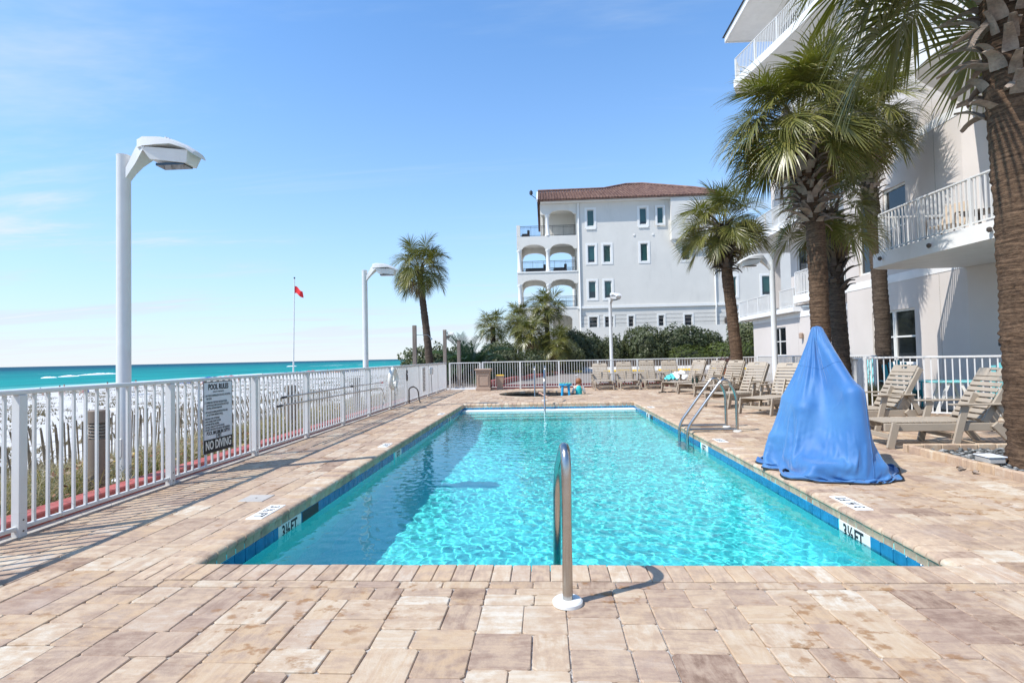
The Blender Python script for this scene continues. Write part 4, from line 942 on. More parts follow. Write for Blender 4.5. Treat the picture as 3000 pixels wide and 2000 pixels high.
def palm(label, base, path, r0, r1, nf, fs, seed, nb=0, boot_from=.75, dead=4, mat='bark', rows=.09, sides=18, boots=None, elev_mix=None, az_bias=None, boot_s=1.0, upright=1.0, fset=None, ragged=0):
    r = random.Random(seed); t = thing('palm_tree', label, 'palm tree', base, 0, 'cabbage palms')
    P = [Vector(p) for p in path]
    # smooth spine
    seg = [(P[i + 1] - P[i]).length for i in range(len(P) - 1)]; Ltot = sum(seg)
    def at(s):
        s = max(0, min(1, s)) * Ltot
        for i, l in enumerate(seg):
            if s <= l or i == len(seg) - 1: return P[i].lerp(P[i + 1], s / l)
            s -= l
    n = max(8, int(Ltot / rows)); g = Geo()
    ph = [r.uniform(0, 6.28) for _ in range(4)]
    for i in range(n + 1):
        s = i / n; c = at(s); rad = r0 + (r1 - r0) * s; rad *= 1 + .25 * max(0, 1 - s * Ltot / .35) ** 2
        ringj = r.uniform(-.035, .035) + (.04 if i % 2 else -.015)
        for k in range(sides):
            a = 2 * math.pi * k / sides; q = rad * (1 + ringj + .025 * math.sin(3 * a + ph[0] + i * .31) + r.uniform(-.03, .03))
            g.v.append((c.x + q * math.cos(a), c.y + q * math.sin(a), c.z + r.uniform(-.012, .012)))
    g.f = [(i * sides + k, i * sides + (k + 1) % sides, (i + 1) * sides + (k + 1) % sides, (i + 1) * sides + k) for i in range(n) for k in range(sides)] + [tuple(range(n * sides, (n + 1) * sides))]
    tr = go('trunk', g, MT[mat], t, 70)
    bm = boots or BOOT
    for i in range(nb):
        s = boot_from + (1.02 - boot_from) * (i + .5) / nb; c = at(s); a = i * 2.399 + r.uniform(-.3, .3); rad = (r0 + (r1 - r0) * s) * .93
        tilt = .28 + .55 * (1 - (s - boot_from) / (1.02 - boot_from)) * r.uniform(.5, 1.5) + r.uniform(-.08, .15)
        if ragged: tilt = max(.15, tilt + r.choice((-.1, .1, .35, .75)))
        if r.random() < .06: tilt = r.uniform(1.3, 2.4)
        o = ob('leaf_base', r.choice(bm), t, (c.x + rad * math.cos(a), c.y + rad * math.sin(a), c.z))
        o.rotation_euler = (Matrix.Rotation(a, 3, 'Z') @ Matrix.Rotation(tilt, 3, 'Y') @ Matrix.Rotation(r.uniform(-.3, .3), 3, 'Z')).to_euler(); bs_ = boot_s * r.uniform(.75, 1.2); o.scale = (bs_ * r.uniform(.7, 1.1), bs_ * r.uniform(.5, .95), bs_ * r.uniform(.8, 1.25))
    top = at(1)
    for i in range(nf):
        f_ = (i + .5) / nf; e = 80 - 104 * f_ ** (1.0 / upright) + r.uniform(-9, 9)
        if elev_mix: e = r.choice(elev_mix) + r.uniform(-8, 8)
        ee = min(ELEV, key=lambda q: abs(q - e)); a = i * 2.39996 + r.uniform(-.35, .35)
        if az_bias: a = r.uniform(*az_bias)
        o = ob('frond', (fset or FR)[ee][r.randrange(2)], t, (top.x + r1 * .5 * math.cos(a), top.y + r1 * .5 * math.sin(a), top.z + .12 - .30 * f_))
        o.rotation_euler = (Matrix.Rotation(a, 3, 'Z') @ Matrix.Rotation(-R_(e - ee) * .6, 3, 'Y') @ Matrix.Rotation(r.uniform(-.45, .45), 3, 'X')).to_euler(); o.scale = (fs * r.uniform(.86, 1.12),) * 3
    for i in range(dead):
        a = i * 2.1 + r.uniform(-.6, .6); o = ob('dead_frond', FRD[i % 2], t, (top.x + r1 * .8 * math.cos(a), top.y + r1 * .8 * math.sin(a), top.z - .25)); o.rotation_euler = (0, 0, a); o.scale = (fs * r.uniform(.7, .95),) * 3
    return t
palm('massive palm trunk at the right edge with shaggy leaf bases', (5.62, 6.62, -.02), [(0, 0, 0), (-.02, .0, 1.2), (-.03, 0, 2.4), (-.05, 0, 3.5), (-.09, 0, 4.4), (-.12, 0, 6.5)], .265, .245, 46, 1.12, 3, 130, .64, 0, rows=.045, sides=36, boot_s=1.0, ragged=1, upright=.9)
palm('tallest palm right behind the blue cover with a full crown', (5.92, 12.0, 0), [(0, 0, 0), (-.02, 0, 2.0), (-.05, 0, 4.0), (-.20, 0, 5.1), (-.34, 0, 6.25)], .185, .18, 60, .88, 14, 150, .66, 2, rows=.06, sides=24, boot_s=1.05, ragged=1)
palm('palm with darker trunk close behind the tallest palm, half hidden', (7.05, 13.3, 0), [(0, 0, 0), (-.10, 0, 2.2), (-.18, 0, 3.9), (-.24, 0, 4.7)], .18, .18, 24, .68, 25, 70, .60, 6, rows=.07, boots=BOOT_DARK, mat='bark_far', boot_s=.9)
palm('slender palm rising behind the corner of the patio railing', (9.52, 15.9, 0), [(0, 0, 0), (-.02, 0, 2.5), (-.08, 0, 4.4), (-.24, 0, 6.2), (-.32, 0, 7.8)], .19, .195, 54, .84, 31, 110, .72, 3, rows=.07, mat='bark_far', boot_s=.8)
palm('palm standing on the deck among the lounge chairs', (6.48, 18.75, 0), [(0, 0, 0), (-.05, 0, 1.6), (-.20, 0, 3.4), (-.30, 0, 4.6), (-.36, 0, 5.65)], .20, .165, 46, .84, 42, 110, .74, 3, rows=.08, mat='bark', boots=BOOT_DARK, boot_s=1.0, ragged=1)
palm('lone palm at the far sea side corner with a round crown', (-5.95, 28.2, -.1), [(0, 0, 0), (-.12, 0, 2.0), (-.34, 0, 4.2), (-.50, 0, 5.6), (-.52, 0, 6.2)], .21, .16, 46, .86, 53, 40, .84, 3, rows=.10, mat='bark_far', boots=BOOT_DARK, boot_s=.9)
for lab, x, y, z0, h, s, sd in (('small palm leftmost of the clump before the distant building', -3.75, 40.0, -.4, 4.0, .98, 61), ('palm in the middle of the clump with a thick trunk', -.95, 38.0, -.3, 3.2, 1.15, 62), ('tallest palm of the clump, before the arched balconies', .25, 41.5, -.2, 5.2, 1.2, 63), ('low drooping palm at the right of the clump', .9, 37.6, -.2, 2.4, .95, 64), ('palm at the back of the clump, left of the tallest one', -1.9, 42.0, -.2, 4.4, 1.12, 65)):
    palm(lab, (x, y, z0), [(0, 0, 0), (.03, 0, h * .5), (-.05, 0, h)], .19, .17, 34, s * .78, sd, 0, .8, 5, rows=.14, sides=12, mat='bark_far', fset=FRF)
# feather palm
def feather(e, seed):
    r = random.Random(seed); V = []; F = []; A = []; d = Vector((math.cos(R_(e)), 0, math.sin(R_(e)))); p = Vector((0, 0, 0)); pts = [p.copy()]; ds = [d.copy()]
    for i in range(14): p = p + d * .15; d = (d + Vector((0, 0, -.075 - .006 * i))).normalized(); pts.append(p.copy()); ds.append(d.copy())
    g = Geo().tube(pts, [.018 - .0011 * i for i in range(15)], 4); V += g.v; F += g.f; A += [(.2, .5, 0, 1)] * len(g.f); S = Vector((0, 1, 0))
    for i in range(3, 15):
        for h in (0, .5):
            for s in (-1, 1):
                k = min(13, i - 1); o = pts[k].lerp(pts[k + 1], h); T = ds[k]; N = T.cross(S); N = N if N.z > 0 else -N
                dd = (T * .75 + S * s * .75 + N * .55).normalized(); L = .50 * (1 - .5 * abs(i - 8) / 8) * r.uniform(.9, 1.1); sd = T * .024; b = len(V)
                m1 = o + dd * L * .55; m2 = o + dd * L + Vector((0, 0, -.10 * L))
                V += [tuple(o - sd), tuple(o + sd), tuple(m1 + sd), tuple(m1 - sd), tuple(m2)]; F += [(b, b + 1, b + 2, b + 3), (b + 3, b + 2, b + 4)]; A += [(.05, r.random(), 0, 1)] * 2
    me = bpy.data.meshes.new('frond'); me.from_pydata([tuple(x) for x in V], [], F); me.materials.append(MT['pinnate']); at = me.attributes.new('tip', 'FLOAT_COLOR', 'FACE'); at.data.foreach_set('color', np.array(A, dtype=np.float32).ravel()); return me
FE = {e: feather(e, e + 5) for e in (75, 55, 35, 12)}
t = thing('feather_palm', 'low bluish feather palm with arching fronds behind the corner gate', 'palm tree', (-4.15, 30.0, -.1))
go('trunk', Geo().lathe([(.20, 0), (.22, .3), (.15, .55)], n=12), MT['bark_far'], t, 40)
for i in range(34):
    e = (75, 55, 55, 35, 35, 12)[i % 6]; a = i * 2.4; ob('frond', FE[e], t, (.08 * math.cos(a), .08 * math.sin(a), .5), (rnd.uniform(-.2, .2), rnd.uniform(-.12, .12), a), rnd.uniform(1.05, 1.35))

# ------------------------------------------------------------------ shrubs
def shrub_mesh(seed, n, leaf, mat, lump=.22):
    r = np.random.default_rng(seed); u = r.uniform(-1, 1, n); a = r.uniform(0, 2 * np.pi, n); s = np.sqrt(1 - u * u); D = np.stack([s * np.cos(a), s * np.sin(a), u], -1)
    ph = r.uniform(0, 6.28, 12); f = np.zeros(n)
    for k in range(12):
        w = r.normal(0, 1, 3) * (2.5 + k * .6); f += np.sin(D @ w + ph[k])
    rad = 1 + lump * f / 3.5 - r.random(n) ** 2 * .22
    P = D * rad[:, None]; P[:, 2] = np.where(P[:, 2] < -.25, -.25 - r.random(n) * .35, P[:, 2])
    nrm = D + r.normal(0, .55, (n, 3)); nrm /= np.linalg.norm(nrm, axis=1)[:, None]
    t = np.cross(nrm, r.normal(0, 1, (n, 3))); t /= np.linalg.norm(t, axis=1)[:, None]; b = np.cross(nrm, t); sz = leaf * r.uniform(.6, 1.3, n)[:, None]
    V = np.stack([P - t * sz, P + b * sz * .5, P + t * sz, P - b * sz * .5], 1).reshape(-1, 3)
    me = bpy.data.meshes.new('foliage'); idx = np.arange(n * 4).reshape(-1, 4); me.from_pydata(V.tolist(), [], idx.tolist()); me.materials.append(mat)
    tone = np.clip(.5 + .35 * np.sin(f * 1.7) + r.normal(0, .2, n), 0, 1)
    A = np.stack([np.clip(r.random(n) - .75, 0, 1) * 1.2, tone, tone, np.ones(n)], -1); at = me.attributes.new('tip', 'FLOAT_COLOR', 'FACE'); at.data.foreach_set('color', A.astype(np.float32).ravel()); me.update(); return me
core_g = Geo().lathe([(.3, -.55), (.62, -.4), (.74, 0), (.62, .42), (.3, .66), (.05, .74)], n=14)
core_dark = core_g.mesh('dark_core', plain('shrub_interior', (.025, .032, .016), .95, var=.4, scale=9))  # solid dark filler inside the leaves; their inner shade is put in its colour
SH = [shrub_mesh(s, 9000, .058, MT['shrub']) for s in (1, 2, 3)]; SHL = [shrub_mesh(s, 4200, .060, MT['shrub_light']) for s in (5, 6)]
def shrub(label, x, y, z, sx, sy, sz, mesh, rz=0, group='shrubs beyond the far railing'):
    t = thing('shrub', label, 'shrub', (x, y, z), rz, group); ob('foliage', mesh, t, (0, 0, sz * .55), None, (sx, sy, sz)); ob('dark_core', core_dark, t, (0, 0, sz * .55), None, (sx, sy, sz)); return t
for i, (lab, x, sx, sz, zz) in enumerate((('rounded dark hedge shrub at the left end below the distant building', 3.6, 1.75, 1.75, .6), ('lower hedge shrub left of the end on lamp post', 6.0, 1.6, 1.45, .5), ('tall rounded hedge shrub right of the end on lamp post', 8.4, 2.0, 1.75, .75), ('broad hedge shrub in the middle of the hedge', 11.4, 2.1, 1.9, .75), ('hedge shrub dipping between two taller ones', 14.3, 1.8, 1.45, .7), ('tall round hedge shrub left of the palm among the chairs', 17.1, 2.0, 1.95, .6), ('hedge shrub at the right end beside the white wing', 20.4, 1.9, 1.6, .6))):
    shrub(lab, x * .93, 44.2 + .5 * math.sin(i * 2), zz, sx, 1.3, sz, SH[i % 3], i)
for i, (lab, x, sz) in enumerate((('yellow green low shrub in front of the hedge, left of three', 11.6, .8), ('yellow green low shrub in front of the hedge, middle of three', 14.2, .95), ('yellow green low shrub in front of the hedge, beside the palm trunk', 16.8, 1.0))): shrub(lab, x * .95, 42.6, .7, 1.75, .8, sz, SHL[i % 2], i * 2)
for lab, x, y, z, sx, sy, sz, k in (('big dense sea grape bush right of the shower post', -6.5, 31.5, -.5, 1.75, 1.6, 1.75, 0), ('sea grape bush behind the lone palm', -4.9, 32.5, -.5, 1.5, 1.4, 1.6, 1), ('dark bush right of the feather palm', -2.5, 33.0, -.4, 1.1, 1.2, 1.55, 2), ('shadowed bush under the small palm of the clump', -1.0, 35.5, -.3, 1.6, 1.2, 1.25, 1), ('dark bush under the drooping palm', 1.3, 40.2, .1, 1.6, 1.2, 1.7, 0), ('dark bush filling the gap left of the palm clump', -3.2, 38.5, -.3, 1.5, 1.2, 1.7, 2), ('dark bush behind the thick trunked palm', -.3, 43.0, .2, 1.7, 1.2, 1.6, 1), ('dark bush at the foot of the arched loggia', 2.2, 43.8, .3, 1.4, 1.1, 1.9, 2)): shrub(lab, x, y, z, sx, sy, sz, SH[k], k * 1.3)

# ------------------------------------------------------------------ ground behind the railing: parking bay, kerbs, wheel stops, timber wall
g = Geo(); g.add([(-1.5, 24.25, .02), (30, 24.25, .02), (30, 41, .20), (1.2, 41, .20), (-3.4, 33, .11)], [(0, 1, 2, 3, 4)]); tag(go('parking_bay', g, MT['asphalt']), kind='structure')
k1 = Geo().cbox(-2.6, 26, 24.22, 24.42, -.05, .16, .015); tag(go('bay_curb', k1, plain('dark_red_curb', (.22, .03, .035), .75, var=.15, dirt_or_reflection=((.3, .12, .1), 4, .4))), 'dark red curb just outside the far railing', 'curb')
k2 = Geo(); pts = [(-2.7, 24.5), (-2.2, 27), (-1.5, 30), (-.6, 33), (.6, 36.5), (1.5, 40)]
for (xa, ya), (xb, yb) in zip(pts[:-1], pts[1:]): k2.bar((xa, ya, .17), (xb, yb, .22), .2, .26, c=.015)
tag(go('drive_curb', k2, MT['red_curb']), 'red curb curving away along the drive beyond the far railing', 'curb')
for i, (x, lab) in enumerate(((-.2, 'yellow wheel stop bar left of the spa rail'), (4.1, 'yellow wheel stop bar behind the child in the spa'), (7.9, 'yellow wheel stop bar behind the first far chair'), (11.6, 'yellow wheel stop bar behind the third far chair'), (15.4, 'yellow wheel stop bar left of the flower pot'), (19.2, 'yellow wheel stop bar behind the palm on the deck'))):
    ws = Geo(); ws.prism_y([(0, .0), (.2, 0), (.15, .13), (.05, .13)], 0, 2.9); ws.moved(Matrix.Rotation(-math.pi / 2, 4, 'Z')); t = go('wheel_stop', ws, MT['yellow'], loc=(x * 1.02, 39.6, .19)); tag(t, lab, 'wheel stop', 'yellow wheel stops in the parking bay')
for i in range(6): tag(go('bay_line', Geo().box(-.05, .05, 0, 4.6, 0, .004).moved(Matrix.Rotation(R_(-8), 4, 'Z')), MT['white_paint'], loc=(1.9 + i * 3.85, 34.4, .148)), kind='structure')
tw = thing('timber_wall', 'low stacked timber retaining wall below the hedge', 'wall', (10, 41.2, .15))
for k in range(4):
    for j in range(6): go('timber', Geo().cbox(-8.2 + j * 4.4 - (k % 2) * 1.2, -3.83 + j * 4.4 - (k % 2) * 1.2, -.1, .1 - .01 * k, k * .205, k * .205 + .195, .015), MT['wood_dark'], tw)
# boardwalk with handrails left of the drive
bw = thing('boardwalk', 'dark timber boardwalk and stair rails behind the corner gate', 'boardwalk', (-4.5, 26.5, -.05))
for k in range(22): go('plank', Geo().cbox(-1.15, 1.15, k * .30, k * .30 + .275, -.03 + .012 * k, .02 + .012 * k, .006), MT['wood_grey'], bw)
for s in (-1.2, 1.25):
    for k in range(5): go('rail_post', Geo().cbox(s - .06, s + .06, k * 1.6 - .06, k * 1.6 + .06, -.1, 1.0 + k * .1, .01), MT['wood_dark'], bw)
    for zz in (.35, .65, .98): go('handrail', Geo().bar((s, -.1, zz), (s, 6.6, zz + .45), .05, .13), MT['wood_dark'], bw)

# ------------------------------------------------------------------ lounge chairs
def chaise_proto(label):
    t = thing('lounge_chair', label, 'lounge chair', (0, 0, 0), 0, 'beige slatted lounge chairs'); m = MT['chaise']; W = .33
    # local x: foot (0) to head, y: width, z up
    slat = Geo().cbox(-.034, .034, -W + .03, W - .03, -.011, .011, .005).mesh('seat_slat', m)
    for k in range(15): ob('seat_slat', slat, t, (.05 + k * .0835, 0, .362))
    for s in (-1, 1):
        go('side_rail', Geo().cbox(.0, 1.86, s * W - .019, s * W + .019, .24, .35, .008), m, t)
        go('leg', Geo().bar((.14, s * (W + .038), .36), (.05, s * (W + .038), 0), .036, .105, (1, 0, 0), c=.008), m, t)
        go('leg', Geo().bar((1.06, s * (W + .038), .60), (.90, s * (W + .038), 0), .036, .10, (1, 0, 0), c=.008), m, t)
        go('leg', Geo().bar((1.42, s * (W + .038), .34), (1.72, s * (W + .038), 0), .036, .10, (1, 0, 0), c=.008), m, t)
        go('armrest', Geo().cbox(.86, 1.56, s * (W + .045) - .055, s * (W + .045) + .055, .60, .624, .01), m, t)
        go('arm_brace', Geo().bar((1.50, s * (W + .035), .60), (1.66, s * (W + .035), .28), .034, .085, (1, 0, 0), c=.008), m, t)
    go('stretcher', Geo().cbox(.09, .13, -W - .02, W + .02, .12, .19, .006), m, t); go('stretcher', Geo().cbox(.96, 1.0, -W - .02, W + .02, .12, .19, .006), m, t)
    bk = bpy.data.objects.new('backrest', None); link(bk, t, (1.30, 0, .375), (0, -R_(58), 0)); bk.empty_display_size = .1
    bs = Geo().cbox(-.0325, .0325, -W + .045, W - .045, -.011, .011, .005).mesh('back_slat', m)
    for k in range(8): ob('back_slat', bs, bk, (.05 + k * .0875, 0, .012))
    tp = Geo()   # shaped top slat with a hand hole
    for (ya, yb, xa, xb) in ((-W + .045, -.07, .705, .84), (.07, W - .045, .705, .84), (-.0701, .0701, .705, .775), (-.0701, .0701, .81, .85)): tp.cbox(xa, xb, ya, yb, .001, .023, .003)
    go('top_slat', tp, m, bk)
    for s in (-1, 1): go('back_frame', Geo().cbox(.0, .82, s * (W - .03) - .017, s * (W - .03) + .017, -.09, .0, .006), m, bk)
    go('prop', Geo().bar((1.45, 0, .27), (1.62, 0, .66), .45, .03, (0, 1, 0)), m, t)
    return t
ch0 = chaise_proto('beige slatted lounge chair at the right, nearest the gravel bed, back in dappled shade')
ch0.location = (4.78, 8.36, 0); ch0.rotation_euler = (0, 0, R_(-2))
crr = random.Random(5)
def chaise(label, x, y, deg):
    t_ = copy_thing(ch0, label, (x, y, 0), R_(deg))
    for c_ in t_.children:
        if c_.name.startswith('backrest'): c_.rotation_euler = (0, -R_(58 + crr.uniform(-7, 7)), 0)
    return t_
chaise('beige lounge chair behind the blue cover, in front of the patio railing', 4.75, 10.05, 4)
chaise('beige lounge chair whose foot points out left of the blue cover', 4.62, 12.45, 40)
chaise('beige lounge chair just behind the one left of the blue cover, past the ladder', 4.30, 14.15, 32)
chaise('beige lounge chair with its foot behind the palm on the deck', 4.92, 17.45, 33)
chaise('beige lounge chair left of the deck palm, holding two dark bottles', 4.75, 18.85, 33)
chaise('beige lounge chair at the outer end of the angled row near the far railing', 4.45, 20.1, 33)
chaise('first beige chair from the left in the row facing the pool', 2.36, 21.9, 90); chaise('second beige chair from the left in the row facing the pool', 3.36, 21.8, 90)
chaise('third beige chair from the left in the row facing the pool', 4.33, 21.9, 90); chaise('beige chair with a towel on it, last in the row facing the pool', 5.30, 22.0, 90)
tw_ = Geo(); r = random.Random(8); n_ = 16
for i in range(n_):
    for j in range(n_):
        u, v_ = i / (n_ - 1) - .5, j / (n_ - 1) - .5; tw_.v.append((u * .95, v_ * .62, max(.0, .16 * (1 - (2 * u) ** 2) * (1 - (2 * v_) ** 4) + .05 * math.sin(u * 17 + v_ * 5) + .035 * math.sin(v_ * 21 - u * 7)) - .02 * (abs(u) + abs(v_))))
tw_.f = [(i * n_ + j, (i + 1) * n_ + j, (i + 1) * n_ + j + 1, i * n_ + j + 1) for i in range(n_ - 1) for j in range(n_ - 1)]
t = thing('beach_towel', 'crumpled white and teal towel lying on the last far chair', 'towel', (5.34, 22.35, .375)); go('white_half', tw_, MT['towel_white'], t, 180, loc=(.1, 0, .02), scale=(.85, 1, 1.5)); go('teal_half', tw_, MT['towel_teal'], t, 180, loc=(-.3, -.12, .012), scale=(.45, .8, 1.0))
for dx, lab in ((0, 'dark glass bottle standing on the lounge chair, left one'), (.14, 'dark glass bottle standing on the lounge chair, right one')):
    t = thing('bottle', lab, 'bottle', (5.05 + dx, 19.02, .375)); go('body', Geo().lathe([(.035, 0), (.036, .14), (.014, .19), (.014, .23)], n=12), plain('dark_bottle_glass', (.01, .025, .012), .15), t, 60); go('cap', Geo().lathe([(.016, .23), (.016, .245)], n=10), MT['black'], t)
t = thing('flip_flops', 'dark sandals lying on the deck by the angled chairs', 'sandals', (4.2, 19.9, 0)); 
for s in (0, .35): so = go('sole', Geo().prism([(-.14, -.04), (.0, -.035), (.12, -.055), (.15, 0), (.12, .05), (0, .04), (-.14, .04)], .006, .035), MT['black'], t, loc=(s, s * .4, 0), rot=(0, 0, s)); go('strap', Geo().tube([(.1, -.05, .03), (.06, 0, .09), (.02, .05, .03)], .01, 5), MT['black'], so)

# ------------------------------------------------------------------ planters, bins, flower pot
def pedestal(label, x, y, w, h, name='litter_bin'):
    t = thing(name, label, 'litter bin', (x, y, 0)); m = MT['beige_bin']
    go('plinth', Geo().cbox(-w / 2 - .02, w / 2 + .02, -w / 2 - .02, w / 2 + .02, 0, .12, .015), m, t); go('body', Geo().cbox(-w / 2 + .02, w / 2 - .02, -w / 2 + .02, w / 2 - .02, .121, h - .13, .012), m, t)
    go('cornice', Geo().cbox(-w / 2 - .02, w / 2 + .02, -w / 2 - .02, w / 2 + .02, h - .129, h - .06, .01), m, t); go('lid', Geo().cbox(-w / 2 - .05, w / 2 + .05, -w / 2 - .05, w / 2 + .05, h - .059, h, .012), m, t)
    den = Geo().box(-.012, .012, -.01, .01, 0, .035).mesh('dentil', m)
    for k in range(9): ob('dentil', den, t, (-w / 2 + .02 + k * (w - .04) / 8, -w / 2 - .012, h - .165))
    fr2 = Geo()
    for a, b, c, d in ((-w / 2 + .09, w / 2 - .09, h - .27, h - .25), (-w / 2 + .09, w / 2 - .09, .22, .24), (-w / 2 + .09, -w / 2 + .11, .2401, h - .2701), (w / 2 - .11, w / 2 - .09, .2401, h - .2701)): fr2.box(a, b, -w / 2 + .0, -w / 2 + .021, c, d)
    go('panel_frame', fr2, m, t); return t
pedestal('tall beige panelled litter bin left of the spa', -2.62, 23.2, .60, .92)
t = thing('litter_bin', 'lower beige tapered bin with a yellow rim beside the panelled one', 'litter bin', (-1.95, 23.45, 0)); go('body', Geo().lathe([(.21, 0), (.21, .05), (.17, .08), (.24, .56), (.26, .57), (.26, .60)], n=4).moved(Matrix.Rotation(R_(45), 4, 'Z')), MT['beige_bin'], t); go('rim', Geo().lathe([(.25, .601), (.25, .63), (.2, .64)], n=4).moved(Matrix.Rotation(R_(45), 4, 'Z')), MT['yellow'], t)
t = thing('flower_pot', 'terracotta pot with dark leaves behind the angled chairs', 'flower pot', (7.6, 23.5, .42)); go('pot', Geo().lathe([(.18, 0), (.27, .26), (.30, .26), (.30, .32), (.25, .32)], n=16), MT['terracotta'], t, 40); ob('foliage', shrub_mesh(44, 260, .16, plain('dark_red_leaf', (.09, .03, .025), .6, var=.4, scale=20)), t, (0, 0, .45), None, (.38, .38, .34))
t = thing('pot_stand', 'small blue painted barrel under the terracotta pot', 'barrel', (7.6, 23.5, 0)); go('body', Geo().lathe([(.22, 0), (.27, .2), (.25, .41)], n=16), plain('faded_blue', (.05, .10, .22), .7), t, 40); go('hoop', Geo().lathe([(.262, .09), (.272, .13)], n=16), MT['iron'], t, 40)

# ------------------------------------------------------------------ building helpers
def wall_frame(p0, p1, root):
    """local x along the wall from p0 to p1, local y into the building (to the left of the walk), z up"""
    p0 = Vector((*p0, 0)); p1 = Vector((*p1, 0)); d = (p1 - p0).normalized(); n = Vector((-d.y, d.x, 0))
    M = Matrix((d, n, Vector((0, 0, 1)))).transposed().to_4x4(); M.translation = p0 - Vector((root.location.x, root.location.y, 0)); return M, (p1 - p0).length
def wall(root, p0, p1, z0, z1, openings=(), th=.30, mat='stucco_pink', name='wall', joints=()):
    M, L = wall_frame(p0, p1, root); us = sorted({0., L, *[o[0] for o in openings], *[o[1] for o in openings]}); zs = sorted({z0, z1, *[o[2] for o in openings], *[o[3] for o in openings]})
    g = Geo()
    for za, zb_ in zip(zs[:-1], zs[1:]):
        run = None
        for ua, ub in zip(us[:-1], us[1:]):
            hole = any(o[0] - 1e-4 <= ua and ub <= o[1] + 1e-4 and o[2] - 1e-4 <= za and zb_ <= o[3] + 1e-4 for o in openings)
            if hole:
                if run: g.box(run[0], run[1], 0, th, za, zb_); run = None
            else: run = (run[0], ub) if run else (ua, ub)
        if run: g.box(run[0], run[1], 0, th, za, zb_)
    w = go(name, g.moved(M), MT[mat], root)
    for u in joints: go('panel_joint', Geo().box(u - .007, u + .007, -.0025, .0, z0, z1 - .02).moved(M), MT['joint'], w)
    return w, M
def window(root, M, u0, u1, z0, z1, glass='glass_dark', trim=.0, sash=True, mull=0, frame_m='trim_white', depth=.09, fw_=.06, sill=False):
    g = Geo(); d0, d1 = depth - .03, depth + .05
    for a in ((u0, u0 + fw_, d0, d1, z0, z1), (u1 - fw_, u1, d0, d1, z0, z1), (u0 + fw_, u1 - fw_, d0, d1, z1 - fw_, z1), (u0 + fw_, u1 - fw_, d0, d1, z0, z0 + fw_)): g.box(*a)
    o = go('window', g.moved(M), MT[frame_m], root)
    go('pane', Geo().box(u0 + fw_, u1 - fw_, depth + .012, depth + .02, z0 + fw_, z1 - fw_).moved(M), MT[glass], o)
    if sash: zm = (z0 + z1) / 2; go('meeting_rail', Geo().box(u0 + fw_, u1 - fw_, depth - .02, depth + .011, zm - .025, zm + .025).moved(M), MT[frame_m], o)
    for k in range(mull):
        um = u0 + (u1 - u0) * (k + 1) / (mull + 1); go('mullion', Geo().box(um - .035, um + .035, depth - .024, depth + .0105, z0 + fw_, z1 - fw_).moved(M), MT[frame_m], o)
    if trim:
        t = Geo(); e = .035
        for a in ((u0 - trim, u0 - .002, -e, .02, z0 - trim, z1 + trim), (u1 + .002, u1 + trim, -e, .02, z0 - trim, z1 + trim), (u0 - .002, u1 + .002, -e, .02, z1 + .002, z1 + trim), (u0 - .002, u1 + .002, -e, .02, z0 - trim, z0 - .002)): t.box(*a)
        go('trim', t.moved(M), MT['trim_white'], o)
    if sill: go('sill', Geo().box(u0 - .12, u1 + .12, -.08, .02, z0 - trim - .12, z0 - trim - .004).moved(M), MT['trim_white'], o)
    return o
def slab(root, poly, z0, z1, mat='white_paint', name='balcony_slab'):
    l = root.location; return go(name, Geo().prism([(x - l.x, y - l.y) for x, y in poly], z0 - l.z, z1 - l.z), MT[mat], root)
rail_bal = Geo().box(-.014, .014, -.014, .014, 0, 1.0).mesh('baluster', MT['white_metal'])
def railing(root, pts, z, h=1.0, sp=.115, post=1.55, individual=True, name='balcony_railing'):
    l = root.location; R0_ = bpy.data.objects.new(name, None); link(R0_, root, (0, 0, 0)); R0_.empty_display_size = .1; joined = Geo()
    for (xa, ya), (xb, yb) in zip(pts[:-1], pts[1:]):
        L = math.hypot(xb - xa, yb - ya); d = ((xb - xa) / L, (yb - ya) / L); P = lambda t, zz: (xa + d[0] * t - l.x, ya + d[1] * t - l.y, zz - l.z); a = math.atan2(d[1], d[0])
        go('top_rail', Geo().bar(P(-.02, z + h), P(L + .02, z + h), .055, .04, c=.006), MT['white_metal'], R0_); go('bottom_rail', Geo().bar(P(0, z + .08), P(L, z + .08), .03, .03), MT['white_metal'], R0_)
        npst = max(1, round(L / post))
        for k in range(npst + 1): ob('post', post_me, R0_, P(L * k / npst, z), (0, 0, a), (.9, .9, h - .02))
        nb = int(L / sp)
        for k in range(1, nb):
            if abs((k / nb * npst) % 1 - .0) < .02: continue
            if individual: ob('baluster', rail_bal, R0_, P(L * k / nb, z + .09), (0, 0, a), (1, 1, h - .1))
            else: q = P(L * k / nb, z + .09); joined.box(q[0] - .013, q[0] + .013, q[1] - .013, q[1] + .013, q[2], q[2] + h - .11)
    if joined.v: tag(go('balusters', joined, MT['white_metal'], R0_), kind='stuff')
    return R0_

# ------------------------------------------------------------------ condominium on the right
cb_ = thing('condominium', 'large pale pink stucco condominium with white curved balconies on the right', 'building', (13, 16, 0))
S2, S3, S4, S5, SR = 3.485, 7.5, 10.8, 14.1, 17.55; TH = .345
